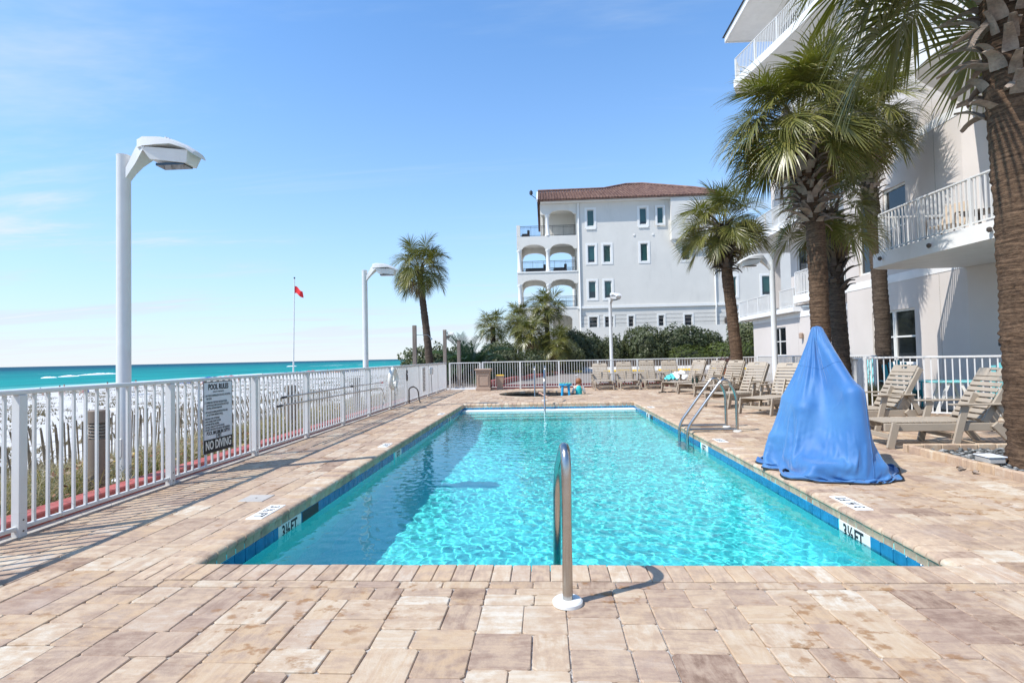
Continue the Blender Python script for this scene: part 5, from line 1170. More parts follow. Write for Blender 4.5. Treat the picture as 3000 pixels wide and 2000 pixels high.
# near block, facing the sea (walk from far to near so that "into the building" is on the left hand side)
near = [(10.95, 20.3), (10.95, 14.7), (11.27, 13.6), (11.75, 11.0), (12.7, 6.0), (13.6, 1.0)]
ops = {0: [(1.45, 3.55, .95, 2.62)]}
for i, (a, b) in enumerate(zip(near[:-1], near[1:])):
    L = math.hypot(b[0] - a[0], b[1] - a[1]); jn = {0: (4.6,), 2: (.55, 1.6), 3: (.4, 2.6)}.get(i, ())
    w, M = wall(cb_, a, b, -.05, S2, ops.get(i, ()), joints=jn)
    if i == 0:
        window(cb_, M, 1.45, 2.49, .95, 2.62); window(cb_, M, 2.51, 3.55, .95, 2.62); go('window_sill', Geo().box(1.40, 3.60, -.10, .05, .80, .945).moved(M), MT['white_paint'], cb_)
    w, M = wall(cb_, a, b, S2 + .001, S3, {0: [(.8, 1.5, 3.95, 6.45), (2.25, 3.35, 3.95, 6.45)]}.get(i, ()), joints=jn)
    if i == 0:
        window(cb_, M, .8, 1.5, 3.95, 6.45); window(cb_, M, 2.25, 3.35, 3.95, 6.45, sash=True)
    wall(cb_, a, b, S3 + .001, SR - .01, (), joints=jn)
    for zf in (S2, S3, S4): go('floor_band', Geo().box(.0, L, -.012 - .001 * i, .0, zf, zf + .25).moved(M), MT['white_paint'], cb_)
# recess and far wing
wall(cb_, (13.45, 20.29), (11.26, 20.29), -.05, SR - .02, ())
w, M = wall(cb_, (13.5, 36.0), (13.5, 20.62), -.05, S2, [(2.8, 4.7, 1.15, 2.78), (7.5, 8.4, .05, 2.72)], joints=(6.2, 9.8, 12.5))
window(cb_, M, 2.8, 4.7, 1.15, 2.78, mull=1); window(cb_, M, 7.5, 8.4, .05, 2.72, sash=False, glass='sign_face')
go('wall_sconce', Geo().lathe([(.06, -.15), (.10, -.12), (.10, .12), (.06, .15)], n=12).moved(M @ Matrix.Translation((6.75, -.12, 2.2))), MT['beige_bin'], cb_, 40)
go('floor_band', Geo().box(.0, 15.2, -.025, -.001, S2 - .30, S2 - .02).moved(M), MT['white_paint'], cb_)
w, _ = wall(cb_, (13.8, 36.0), (22, 36.0), -.05, S2 - .001)
w, M = wall(cb_, (13.4, 30.2), (13.4, 20.62), S2 + TH + .001, S3 - .001, [(.75, 2.65, 3.88, 6.82), (4.4, 6.2, 3.88, 6.6)])
window(cb_, M, .75, 2.65, 3.88, 6.82, mull=1, sash=True); window(cb_, M, 4.4, 6.2, 3.88, 6.6, mull=1)
wall(cb_, (22, 30.2), (13.72, 30.2), S2 + TH + .001, S3 - .001)
w, M = wall(cb_, (12.9, 31.2), (12.9, 20.62), S3 + TH, S5 - .001, [(2., 3.8, S3 + .5, S3 + 2.8), (6, 7.8, S3 + .5, S3 + 2.8), (2., 3.8, S4 + .5, S4 + 2.8), (6, 7.8, S4 + .5, S4 + 2.8)])
for za in (S3 + .5, S4 + .5):
    for ua in (2., 6.): window(cb_, M, ua, ua + 1.8, za, za + 2.3, mull=1)
wall(cb_, (22, 31.2), (13.25, 31.2), S3 + TH, S5 - .001)
w, M = wall(cb_, (11.55, 27.1), (11.55, 20.4), S5 + TH + .001, SR - .02, [(.7, 2.6, S5 + .75, S5 + 2.75), (3.8, 5.6, S5 + .75, S5 + 2.75)]); window(cb_, M, .7, 2.6, S5 + .75, S5 + 2.75, mull=1); window(cb_, M, 3.8, 5.6, S5 + .75, S5 + 2.75, mull=1)
wall(cb_, (22, 27.1), (11.87, 27.1), S5 + TH + .001, SR - .02)
# slabs and railings
def rounded(poly_edge): return poly_edge
e2 = [(10.94, 14.78), (9.3, 14.80), (8.75, 14.72), (8.50, 14.5), (8.50, 13.4), (8.55, 12), (8.66, 10.4), (8.85, 8.2), (9.2, 5.5), (9.8, 2.0)]
slab(cb_, [(13.0, 2.0), (11.8, 9.0), (11.4, 12.6)] + [(11.1, 14.6)] + e2[:], S2, S2 + TH)
railing(cb_, [(10.85, 14.68), (8.9, 14.66), (8.62, 14.35), (8.64, 12.9), (8.70, 11.5), (8.79, 10.1), (8.97, 8.2), (9.3, 5.5)], S2 + TH, 1.0)
e3 = [(10.93, 14.35), (9.4, 13.3), (8.55, 12.7), (8.25, 12.3), (8.18, 11.7), (8.2, 10.5), (8.4, 8.0), (8.8, 5.0), (9.4, 2.0)]
slab(cb_, [(13.0, 2.0), (11.8, 9.0), (11.35, 12.6)] + e3, S3, S3 + TH); railing(cb_, [(10.85, 14.15), (9.45, 13.18), (8.62, 12.58), (8.34, 12.2), (8.33, 10.4), (8.53, 8.0)], S3 + TH, 1.0)
slab(cb_, [(13.44, 20.28), (11.0, 20.28), (10.98, 24.6), (13.39, 24.65)], S2, S2 + TH); railing(cb_, [(11.08, 20.4), (11.06, 24.5), (13.3, 24.55)], S2 + TH)
slab(cb_, [(22, 29.4), (13.1, 29.4), (13.08, 37.6), (13.6, 38.2), (22, 38.4)], S2 - .002, S2 + TH - .1); railing(cb_, [(13.2, 29.5), (13.18, 37.5), (13.7, 38.1), (20, 38.3)], S2 + TH - .1, 1.0)
slab(cb_, [(22, 24.5), (12.05, 24.5), (11.95, 30), (11.9, 34.0), (12.4, 34.6), (22, 34.8)], S3, S3 + TH); railing(cb_, [(12.15, 25), (12.05, 30), (12.0, 33.9), (12.5, 34.5), (18, 34.7)], S3 + TH)
go('soffit_beam', Geo().box(-.4, 7, 16.2, 16.5, S3 - .38, S3 - .001), MT['white_paint'], cb_); go('column', Geo().box(.0, .32, 15.3, 15.62, S2 + TH, S3 - .39), MT['stucco_pink'], cb_)
slab(cb_, [(13.2, 15), (10.5, 15), (10.6, 22), (11.2, 30.2), (13.2, 30.4)], S4, S4 + TH); railing(cb_, [(10.7, 16), (10.75, 22), (11.3, 30.1)], S4 + TH, individual=False)
slab(cb_, [(22, 12), (10.9, 12), (10.65, 16), (10.45, 19), (10.28, 21.2), (9.98, 23.2), (9.35, 26.4), (9.8, 27.3), (22, 27.6)], S5, S5 + TH); railing(cb_, [(11.0, 12.2), (10.75, 16), (10.55, 19), (10.38, 21.2), (10.08, 23.2), (9.47, 26.4), (9.9, 27.2), (14, 27.4)], S5 + TH, 1.05, individual=False)
# roof with deep eaves
l = cb_.location
rf = slab(cb_, [(9.62, 10), (9.75, 28.5), (24, 28.9), (24, 10)], SR, SR + .04, 'white_paint', 'eave_soffit')
go('fascia', Geo().bar((9.60 - l.x, 10 - l.y, SR + .10), (9.73 - l.x, 28.5 - l.y, SR + .10), .05, .30), MT['white_paint'], rf); go('fascia', Geo().bar((9.73 - l.x, 28.53 - l.y, SR + .10), (24 - l.x, 28.95 - l.y, SR + .10), .05, .30), MT['white_paint'], rf)
go('roof', Geo().add([(9.5 - l.x, 10 - l.y, SR + .26), (9.62 - l.x, 28.65 - l.y, SR + .26), (24 - l.x, 29.05 - l.y, SR + .26), (24 - l.x, 10 - l.y, SR + .26), (17 - l.x, 10 - l.y, SR + 3.4), (17 - l.x, 21 - l.y, SR + 3.4)], [(0, 1, 5, 4), (1, 2, 5), (2, 3, 4, 5), (0, 4, 3), (3, 2, 1, 0)]), plain('dark_shingle', (.06, .06, .065), .9, var=.2, scale=6), cb_)
# small fittings on the balcony edge
for (x, y, z) in ((8.47, 14.1, 3.62), (8.50, 12.4, 3.60), (8.60, 10.9, 3.60)): go('edge_light', Geo().lathe([(.02, 0), (.045, .03), (.045, .08), (.02, .1)], (x - l.x - .04, y - l.y, z), 10), MT['bronze'], cb_, 40)
gz = Geo().box(-.15, .15, -.05, .05, -.2, .0)
# furniture on the near balcony
def sling_chair(label, x, y, z, rz):
    t = thing('balcony_chair', label, 'chair', (x, y, z), rz, 'tan sling chairs on the balcony')
    go('back', Geo().bar((-.20, 0, .42), (-.45, 0, 1.02), .52, .03, (1, 0, 0), c=.01), MT['tan_fabric'], t); go('seat', Geo().cbox(-.25, .28, -.26, .26, .40, .44, .012), MT['tan_fabric'], t)
    for s in (-1, 1):
        go('arm', Geo().tube(smooth_path([(-.35, s * .3, .72), (.22, s * .3, .66), (.30, s * .3, .0)], .08), .018, 8), MT['bronze'], t, 60); go('leg', Geo().tube([(-.3, s * .3, .72), (-.34, s * .3, 0)], .018, 8), MT['bronze'], t, 60)
sling_chair('tan sling chair behind the balcony railing, left one', 9.5, 13.3, S2 + TH, R_(205)); sling_chair('tan sling chair behind the balcony railing, in the shade on the right', 9.7, 11.5, S2 + TH, R_(160)); 
t = thing('balcony_table', 'low dark table between the balcony chairs', 'table', (9.55, 12.4, S2 + TH)); go('top', Geo().lathe([(.34, .50), (.34, .53)], n=20), MT['bronze'], t, 40); go('stem', Geo().tube([(0, 0, .0), (0, 0, .5)], .03, 8), MT['bronze'], t, 60); go('foot', Geo().lathe([(.22, 0), (.22, .02), (.05, .04)], n=16), MT['bronze'], t, 40)

# ------------------------------------------------------------------ patio behind the railing
tag(go('patio', Geo().box(7.05, 11.2, 7.9, 20.2, -.05, -.004), MT['concrete']), kind='structure')
def adirondack(label, x, y, rz, m):
    t = thing('adirondack_chair', label, 'chair', (x, y, 0), rz, 'adirondack chairs on the patio')
    for k in range(5): go('seat_slat', Geo().bar((.45 - k * .105, -.27, .40 - k * .03), (.45 - k * .105, .27, .40 - k * .03), .09, .02), m, t)
    for k in range(5): go('back_slat', Geo().bar((-.02, -.24 + k * .12, .28), (-.36, -.29 + k * .145, 1.0 + .06 * (2 - abs(k - 2))), .105, .02, (1, 0, 0)), m, t)
    for s in (-1, 1):
        go('armrest', Geo().cbox(-.32, .50, s * .36 - .07, s * .36 + .07, .58, .605, .008), m, t); go('leg', Geo().cbox(.40, .49, s * .30 - .015, s * .30 + .015, 0, .58, .006), m, t); go('side_rail', Geo().bar((.46, s * .275, .36), (-.40, s * .275, .06), .025, .12), m, t); go('leg', Geo().bar((-.22, s * .30, .58), (-.30, s * .30, .0), .025, .09, (1, 0, 0)), m, t)
adirondack('teal adirondack chair behind the patio railing, at the right', 9.6, 12.0, R_(215), MT['teal']); adirondack('teal adirondack chair close to the window, seen through the patio railing', 8.9, 14.2, R_(250), MT['teal']); adirondack('teal adirondack chair beside the right hand patio post', 10.3, 11.5, R_(190), MT['teal'])
adirondack('pale aqua adirondack chair behind the side railing', 10.4, 21.5, R_(200), MT['aqua']); adirondack('second pale aqua adirondack chair behind the side railing', 10.5, 18.6, R_(200), MT['aqua'])
t = thing('patio_table', 'white trestle table seen through the patio railing', 'table', (8.75, 12.35, 0), R_(-20)); go('top', Geo().cbox(-.45, .45, -.35, .35, .66, .70, .01), MT['aqua'], t)
for s in (-1, 1):
    for q in (-1, 1): go('leg', Geo().bar((q * .10, s * .28, .66), (q * .34, s * .28, 0), .05, .07, (0, 1, 0)), MT['white_plastic'], t)
go('brace', Geo().cbox(-.3, .3, -.03, .03, .28, .36, .005), MT['white_plastic'], t)
t = thing('patio_torch', 'black post with a lidded top behind the patio railing', 'post', (10.1, 12.6, 0)); go('pole', Geo().tube([(0, 0, 0), (0, 0, 1.42)], .04, 12), MT['black'], t, 60); go('head', Geo().cbox(-.09, .09, -.06, .06, 1.42, 1.52, .015), MT['black'], t); go('cap', Geo().lathe([(.03, 1.521), (.035, 1.57)], n=10), MT['black'], t)
# ornamental grass clumps
tag(go('planting_bed', Geo().box(7.02, 7.05 + .9, 12.62, 16.4, -.05, -.006).add([(7.0, 12.6, .004), (9.1, 12.6, .004), (9.1, 16.4, .004), (7.0, 16.4, .004)], [(0, 1, 2, 3)]), MT['soil']), kind='structure')
rg2 = np.random.default_rng(77)
for i, (x, y, lab) in enumerate(((7.35, 14.3, 'dry ornamental grass clump between the blue cover and the patio railing'), (7.9, 13.6, 'dry ornamental grass clump at the foot of the slender palm'), (7.6, 15.3, 'dry ornamental grass clump nearest the side railing'), (8.5, 14.6, 'dry ornamental grass clump under the ground floor window'))):
    n = 900; a = rg2.uniform(0, 6.28, n); q = rg2.random(n) ** .5 * .28; P = np.stack([q * np.cos(a), q * np.sin(a), np.zeros(n)], -1)
    t = thing('ornamental_grass', lab, 'grass clump', (x, y, 0), 0, 'dry ornamental grasses by the patio'); ob('blades', blade_mesh('blades', [blades(n, P, (.45, .95), (.006, .012), (.2, .95), rg2, lambda t_: .2 + .6 * t_, 4, .35)], MT['drygrass']), t); go('crown', Geo().lathe([(.22, 0), (.18, .1), (.05, .16)], n=10), MT['soil'], t)

# ------------------------------------------------------------------ gravel bed at the near palm
tag(go('gravel_base', Geo().box(4.97, 7.0, 4.25, 7.75, -.05, .012), MT['soil']), kind='structure')
ed = thing('bed_edging', 'low stone edging around the gravel bed of the near palm', 'edging', (4.93, 7.0, 0)); er = random.Random(12)
def edge_block(x0, x1, y0, y1):
    g = Geo(); g.cbox(x0 - 4.93, x1 - 4.93, y0 - 7, y1 - 7, -.03, .095 + er.uniform(-.004, .004), .010); g.a = [(min(1, max(0, er.gauss(.6, .15))), 1., er.random(), 1)] * len(g.f); go('edging_block', g, MT['coping'], ed, attr='tone')
y = 4.2
while y < 7.7: L = .235; edge_block(4.89, 4.97, y, y + L - .005); y += L
x = 4.89
while x < 6.95: edge_block(x, x + .230, 7.76, 7.84); x += .235
peb = Geo(); pb = random.Random(31); pv = []
ico = [(0, 0, 1)] + [(.894 * math.cos(2 * math.pi * k / 5), .894 * math.sin(2 * math.pi * k / 5), .447) for k in range(5)] + [(.894 * math.cos(2 * math.pi * (k + .5) / 5), .894 * math.sin(2 * math.pi * (k + .5) / 5), -.447) for k in range(5)] + [(0, 0, -1)]
icf = [(0, 1 + k, 1 + (k + 1) % 5) for k in range(5)] + [(1 + k, 6 + k, 1 + (k + 1) % 5) for k in range(5)] + [(1 + (k + 1) % 5, 6 + k, 6 + (k + 1) % 5) for k in range(5)] + [(11, 6 + (k + 1) % 5, 6 + k) for k in range(5)]
for k in range(2600):
    x, y = pb.uniform(5.0, 6.95), pb.uniform(4.3, 7.74)
    if math.hypot(x - 5.62, y - 6.62) < .30: continue
    a, sx, sy, sz = pb.uniform(0, 6.28), pb.uniform(.022, .045), pb.uniform(.016, .032), pb.uniform(.010, .018); c, s = math.cos(a), math.sin(a); zz = .014 + pb.random() * .028
    peb.add([(x + c * sx * u - s * sy * v, y + s * sx * u + c * sy * v, zz + sz * w) for u, v, w in ico], icf, (pb.random(), pb.random(), pb.random(), 1))
m = NT('river_pebble'); at = m.n('ShaderNodeAttribute'); at.attribute_name = 'tone'; sep = m.n('ShaderNodeSeparateColor'); m.l(at.outputs['Color'], sep.inputs[0]); m.set(Base_Color=m.ramp(sep.outputs[0], [(0, (.06, .065, .065)), (.5, (.15, .16, .16)), (.85, (.24, .245, .24)), (1, (.38, .37, .35))]), Roughness=.6)
tag(go('river_pebbles', peb, m.m, smooth=180, attr='tone'), 'smooth grey river pebbles around the foot of the near palm', 'pebbles', kind='stuff')
t = thing('utility_box', 'small white junction box lying on the pebbles', 'junction box', (5.05, 6.75, .05)); go('body', Geo().cbox(.05, .24, -.11, .11, 0, .07, .012), MT['concrete'], t); go('lid', Geo().cbox(.04, .25, -.12, .12, .0705, .085, .006), MT['sign_face'], t)

lr = random.Random(3)
for (x, y, lab) in ((4.72, 6.62, 'curled dry leaf on the deck beside the gravel bed edging, far one'), (4.66, 6.50, 'curled dry leaf on the deck beside the gravel bed edging, near one'), (4.78, 6.38, 'dry leaf against the gravel bed edging')):
    g = Geo(); n = 7
    for i in range(n):
        u = i / (n - 1); w = .022 * math.sin(math.pi * min(1, u + .08)) + .002; z = .006 + .022 * math.sin(u * 4 + lr.random()) ** 2
        g.v += [(u * .11, -w, z + .012), (u * .11, 0, z), (u * .11, w, z + .014)]
    g.f = [(i * 3 + k, i * 3 + 3 + k, i * 3 + 4 + k, i * 3 + 1 + k) for i in range(n - 1) for k in range(2)]
    tag(go('dry_leaf', g, MT['boot'], smooth=180, loc=(x, y, .002), rot=(0, 0, lr.uniform(0, 6))), lab, 'leaf', 'dry leaves on the deck')
# ------------------------------------------------------------------ covered pool lift
cv_ = thing('covered_pool_lift', 'pool lift wrapped in a draped blue vinyl cover by the pool edge', 'pool lift', (3.3, 6.6, 0))
# cover: a cloth cone dropped over the lift's mast, arms and base, relaxed with position based dynamics
def drape():
    NA, NJ = 150, 74
    apex = np.array([3.36, 6.93, 1.675]); cen = np.array([3.30, 6.60])
    outl = np.array([(2.75, 7.12), (2.71, 6.70), (2.77, 6.33), (2.97, 5.96), (3.24, 5.85), (3.42, 5.83), (3.52, 5.96), (3.62, 6.38), (3.70, 6.90), (3.66, 7.36), (3.20, 7.50)]); no = len(outl)
    tt = np.linspace(0, no, NA, endpoint=False); k = np.floor(tt).astype(int); f = (tt - k)[:, None]
    p0, p1, p2, p3 = (outl[(k + j - 1) % no] for j in range(4)); O = .5 * (2 * p1 + (p2 - p0) * f + (2 * p0 - 5 * p1 + 4 * p2 - p3) * f ** 2 + (3 * p1 - p0 - 3 * p2 + p3) * f ** 3)
    t = np.linspace(0, 1, NJ)[:, None, None]
    th = np.arctan2(O[:, 1] - cen[1], O[:, 0] - cen[0])
    top = apex[:2] + .045 * np.stack([np.cos(th), np.sin(th)], -1)
    s = t ** .66
    XY = top[None] * (1 - s) + O[None] * s
    Z = apex[2] * (1 - t ** 1.5) + .03 + 0 * XY[..., :1]
    X = np.concatenate([XY, Z], -1)
    r = np.random.default_rng(4)
    wob = .045 * np.sin(9 * th + 2.2 * np.sin(2 * th)) + .03 * np.sin(17 * th + 1.3)
    X[..., :2] += (wob[None, :, None] * t ** 1.2) * np.stack([np.cos(th), np.sin(th)], -1)[None]
    X[..., :2] += r.normal(0, .004, X[..., :2].shape)
    R = X.copy()
    # rest lengths: the fabric is a flat-cut cone a little larger than the frame
    eh = np.linalg.norm(np.roll(R, -1, 1) - R, axis=-1) * np.linspace(1.0, 1.14, NJ)[:, None]
    ev = np.linalg.norm(R[1:] - R[:-1], axis=-1) * .925
    ed1 = np.sqrt(eh[:-1] ** 2 * .25 + eh[1:] ** 2 * .25 + ev ** 2 + eh[:-1] * eh[1:] * .5); ed2 = ed1
    V = np.zeros_like(X); pin = np.zeros((NJ, NA), bool); pin[0] = True; P0 = X[0].copy()
    dt = 1 / 60.
    boxes = [((3.22, 6.60), (.36, .54), .14, .05, 0.), ((3.17, 6.60), (.47, .13), .36, .07, R_(123)), ((3.37, 6.93), (.03, .03), 1.655, .03, 0.)]
    caps = [((3.08, 6.98, .78), (3.08, 6.66, .70), .15), ((3.08, 6.8, .66), (3.00, 6.72, .2), .17), ((3.36, 6.90, 1.58), (3.40, 6.26, .92), .075), ((3.40, 6.26, .90), (3.40, 6.13, .15), .12), ((3.42, 6.5, .90), (3.50, 6.75, .80), .11), ((3.44, 6.6, .72), (3.44, 6.6, .15), .15)]
    def collide(X):
        for (c, h, zt, rad, rot) in boxes:
            ca, sa = math.cos(rot), math.sin(rot); qx, qy = X[..., 0] - c[0], X[..., 1] - c[1]; q = np.stack([qx * ca + qy * sa, -qx * sa + qy * ca, X[..., 2] - zt / 2], -1); H = np.array([h[0], h[1], zt / 2]); a = np.abs(q) - H
            o = np.maximum(a, 0); d_out = np.linalg.norm(o, axis=-1); inside = np.max(a, -1)
            d = d_out + np.minimum(inside, 0) - rad; hit = d < 0
            if hit.any():
                n = np.where(d_out[..., None] > 1e-6, o / np.maximum(d_out, 1e-6)[..., None], (a == np.max(a, -1, keepdims=True)).astype(float)) * np.sign(q); n = np.stack([n[..., 0] * ca - n[..., 1] * sa, n[..., 0] * sa + n[..., 1] * ca, n[..., 2]], -1)
                X -= np.where(hit[..., None], n * d[..., None], 0)
        for (a, b, rad) in caps:
            a = np.array(a); ab = np.array(b) - a; u = np.clip(((X - a) @ ab) / (ab @ ab), 0, 1); q = X - (a + u[..., None] * ab); l = np.linalg.norm(q, axis=-1); hit = l < rad
            if hit.any(): X += np.where(hit[..., None], q * ((rad - l) / np.maximum(l, 1e-6))[..., None], 0)
        np.maximum(X[..., 2], .012, out=X[..., 2]); return X
    def con(A, B, L, k=1.):
        d = B - A; l = np.linalg.norm(d, axis=-1, keepdims=True); c = d * (.5 * k * (1 - L[..., None] / np.maximum(l, 1e-6))); return c
    for step in range(105):
        V[..., 2] -= 9.8 * dt * .6; V *= .975
        Xp = X; X = X + V * dt
        for it in range(9):
            for par in (0, 1):
                i = np.arange(par, NA, 2); j = (i + 1) % NA; c = con(X[:, i], X[:, j], eh[:, i], .9); X[:, i] += c; X[:, j] -= c
            for par in (0, 1):
                a = np.arange(par, NJ - 1, 2); c = con(X[a], X[a + 1], ev[a]); X[a] += c; X[a + 1] -= c
                i = np.arange(NA); j = (i + 1) % NA
                c = con(X[a][:, i], X[a + 1][:, j], ed1[a], .35); X[a] += c; X[a + 1] -= np.roll(c, 1, 1)
                c = con(X[a][:, j], X[a + 1][:, i], ed2[a], .35); X[a] += np.roll(c, 1, 1); X[a + 1] -= c
            # bending: second neighbours keep the sheet from crumpling finely
            for par in (0, 1, 2, 3):
                i = np.arange(par, NA, 4); j = (i + 2) % NA; L = eh[:, i] + eh[:, (i + 1) % NA]; d = X[:, j] - X[:, i]; l = np.linalg.norm(d, axis=-1, keepdims=True); c = d * (.05 * (1 - np.maximum(l, .0) / np.maximum(l, 1e-6) * 0 - np.minimum(1, L[..., None] / np.maximum(l, 1e-6)) * 1.0)); c = d * (.02 * (l - L[..., None]) / np.maximum(l, 1e-6)); X[:, i] += c; X[:, j] -= c
            X[0] = P0; X = collide(X)
        V = (X - Xp) / dt
        V[X[..., 2] < .016] *= .2
    return X, th

CX, th_ = drape(); NJ, NA = CX.shape[:2]; cgeo = Geo(); cgeo.v = (CX - np.array([3.3, 6.6, 0])).reshape(-1, 3).tolist()
cgeo.f = [(j * NA + (i + 1) % NA, j * NA + i, (j + 1) * NA + i, (j + 1) * NA + (i + 1) % NA) for j in range(NJ - 1) for i in range(NA)] + [tuple(range(NA))]
cv_o = go('cover', cgeo, MT['cover'], cv_, 180); sb_ = cv_o.modifiers.new('smooth', 'SUBSURF'); sb_.levels = 1; sb_.render_levels = 1
hem = [cgeo.v[(NJ - 1) * NA + i] for i in range(NA)]; hem.append(hem[0]); go('hem', Geo().tube(hem, .010, 6, False), MT['black'], cv_, 180)
def row_seam(j, r=.0035): q = [cgeo.v[j * NA + i] for i in range(NA)]; q.append(q[0]); go('seam', Geo().tube(q, r, 5, False), MT['cover'], cv_, 180)
row_seam(18); i0 = int(np.argmin(np.abs(CX[NJ // 2, :, 0] - 3.47) + np.abs(CX[NJ // 2, :, 1] - 6.1)))
go('seam', Geo().tube([cgeo.v[j * NA + i0] for j in range(1, NJ - 1, 2)], .005, 5), MT['cover'], cv_, 180)
go('lift_foot', Geo().lathe([(.11, 0), (.11, .015), (.03, .03), (.03, .2)], (2.86 - 3.3, 7.12 - 6.6, 0), 16), MT['steel'], cv_, 40)

# ------------------------------------------------------------------ bathers
def bmesh_skin(name, pts, edges, rad, mat, parent, sub=2):
    import bmesh
    bm = bmesh.new(); ly = bm.verts.layers.skin.verify(); vs_ = [bm.verts.new(p) for p in pts]
    for a, b in edges: bm.edges.new((vs_[a], vs_[b]))
    for i, v in enumerate(vs_): v[ly].radius = (rad[i], rad[i]); v[ly].use_root = (i == 0)
    me = bpy.data.meshes.new(name); bm.to_mesh(me); bm.free(); me.materials.append(mat); o = ob(name, me, parent)
    md = o.modifiers.new('skin', 'SKIN'); md.use_smooth_shade = True; s_ = o.modifiers.new('sub', 'SUBSURF'); s_.levels = sub; s_.render_levels = sub; return o
def hand(pts, edges, rad, iw, d, sc_=.6):
    p = Vector(pts[iw]); d = Vector(d).normalized(); sd = d.orthogonal().normalized(); b = d.cross(sd); ip = len(pts)
    pts.append(tuple(p + d * .05 * sc_)); rad.append(.026 * sc_ * 1.2); edges.append((iw, ip))
    for k, L in enumerate((.065, .075, .07, .055)):
        q = p + d * .085 * sc_ + sd * (.012 * (k - 1.5) * 2 * sc_); j = len(pts); pts += [tuple(q), tuple(q + (d * .7 + b * .7).normalized() * L * sc_ * .5), tuple(q + (d * .4 + b * .95).normalized() * L * sc_)]; rad += [.009 * sc_, .0085 * sc_, .007 * sc_]; edges += [(ip, j), (j, j + 1), (j + 1, j + 2)]
    j = len(pts); q = p + d * .03 * sc_ + sd * .035 * sc_; pts += [tuple(q), tuple(q + (sd + d * .6) * .035 * sc_)]; rad += [.010 * sc_, .008 * sc_]; edges += [(ip, j), (j, j + 1)]
# child seen from behind, standing in the spa
kid = thing('person', 'red haired child in a turquoise swim shirt standing in the spa, back to the camera', 'person', (1.20, 19.75, -.55))
P = [(0, 0, .42), (0, 0, .55), (0, .0, .70), (0, 0, .84), (0, .0, .90), (0, .01, 1.00), (0, .015, 1.06),
     (-.12, 0, .82), (-.19, .04, .68), (-.24, .12, .56), (.12, 0, .82), (.19, .03, .68), (.235, .10, .57), (-.07, 0, .40), (-.075, .02, .20), (-.075, 0, .02), (.07, 0, .40), (.075, .02, .20), (.075, 0, .02)]
Ed = [(0, 1), (1, 2), (2, 3), (3, 4), (4, 5), (5, 6), (3, 7), (7, 8), (8, 9), (3, 10), (10, 11), (11, 12), (0, 13), (13, 14), (14, 15), (0, 16), (16, 17), (17, 18)]
Rd = [.095, .092, .105, .075, .042, .085, .075, .05, .038, .026, .05, .038, .026, .065, .048, .035, .065, .048, .035]
hand(P, Ed, Rd, 9, (-.3, .5, -.6)); hand(P, Ed, Rd, 12, (.2, .4, -.7)); bmesh_skin('body', P, Ed, Rd, MT['skin'], kid)
go('hair', Geo().lathe([(.035, .118), (.080, .095), (.108, .04), (.110, -.02), (.098, -.065), (.06, -.085)], (0, .005, 1.02), 18), MT['hair_red'], kid, 180)
for s in (-1, 1): go('ear', Geo().lathe([(.004, -.025), (.02, -.01), (.02, .015), (.005, .03)], (s * .098, .02, 1.0), 8), MT['skin'], kid, 180)
sh = go('swim_shirt', Geo().tube([(0, 0, .36), (0, 0, .50), (0, 0, .64), (0, 0, .74), (0, 0, .83), (0, 0, .875)], [.118, .112, .118, .126, .105, .055], 16), MT['rash_guard'], kid, 180)
for s in (-1, 1): go('sleeve', Geo().tube([(s * .08, 0, .815), (s * .13, .005, .80), (s * .195, .04, .675), (s * .232, .10, .59)], [.055, .058, .046, .036], 12), MT['towel_white'], sh, 180)
# adult lying back in the spa water, arm raised
ad = thing('person', 'dark haired bather lying low in the spa water with an arm raised', 'person', (.05, 19.75, -.5))
P = [(.75, .4, .10), (.55, .3, .18), (.36, .2, .24), (.22, .12, .28), (.16, .09, .30), (.08, .05, .36), (.02, .03, .40), (.20, -.05, .30), (.02, -.15, .42), (-.22, -.05, .56), (.40, .38, .24), (.55, .55, .2), (.7, .6, .3), (.95, .42, .02), (1.1, .45, -.1)]
Ed = [(0, 1), (1, 2), (2, 3), (3, 4), (4, 5), (5, 6), (3, 7), (7, 8), (8, 9), (3, 10), (10, 11), (11, 12), (0, 13), (13, 14)]; Rd = [.14, .13, .14, .12, .055, .095, .085, .055, .043, .032, .055, .042, .03, .085, .06]
hand(P, Ed, Rd, 9, (-.8, .2, .5), 1.); hand(P, Ed, Rd, 12, (.6, .2, .5), 1.); bmesh_skin('body', P, Ed, Rd, MT['skin'], ad)
go('hair', Geo().lathe([(.04, .115), (.09, .085), (.118, .03), (.112, -.03), (.08, -.06)], (.04, .06, .39), 16), MT['hair_dark'], ad, 180)
t = thing('water_play_table', 'small blue toy table standing at the spa edge beside the child', 'toy table', (.72, 19.55, -.17)); go('top', Geo().lathe([(.20, .50), (.23, .52), (.23, .57), (.19, .575)], n=20), MT['blue_toy'], t, 40)
for k in range(10): a = k * .628; go('knob', Geo().lathe([(.035, .576), (.035, .60), (.015, .61)], (.185 * math.cos(a), .185 * math.sin(a), 0), 8), MT['green_toy'], t, 40)
for k in range(4): a = R_(45 + 90 * k); go('leg', Geo().tube([(.15 * math.cos(a), .15 * math.sin(a), .50), (.23 * math.cos(a), .23 * math.sin(a), -.37)], [.045, .035], 10), MT['blue_toy'], t, 40)

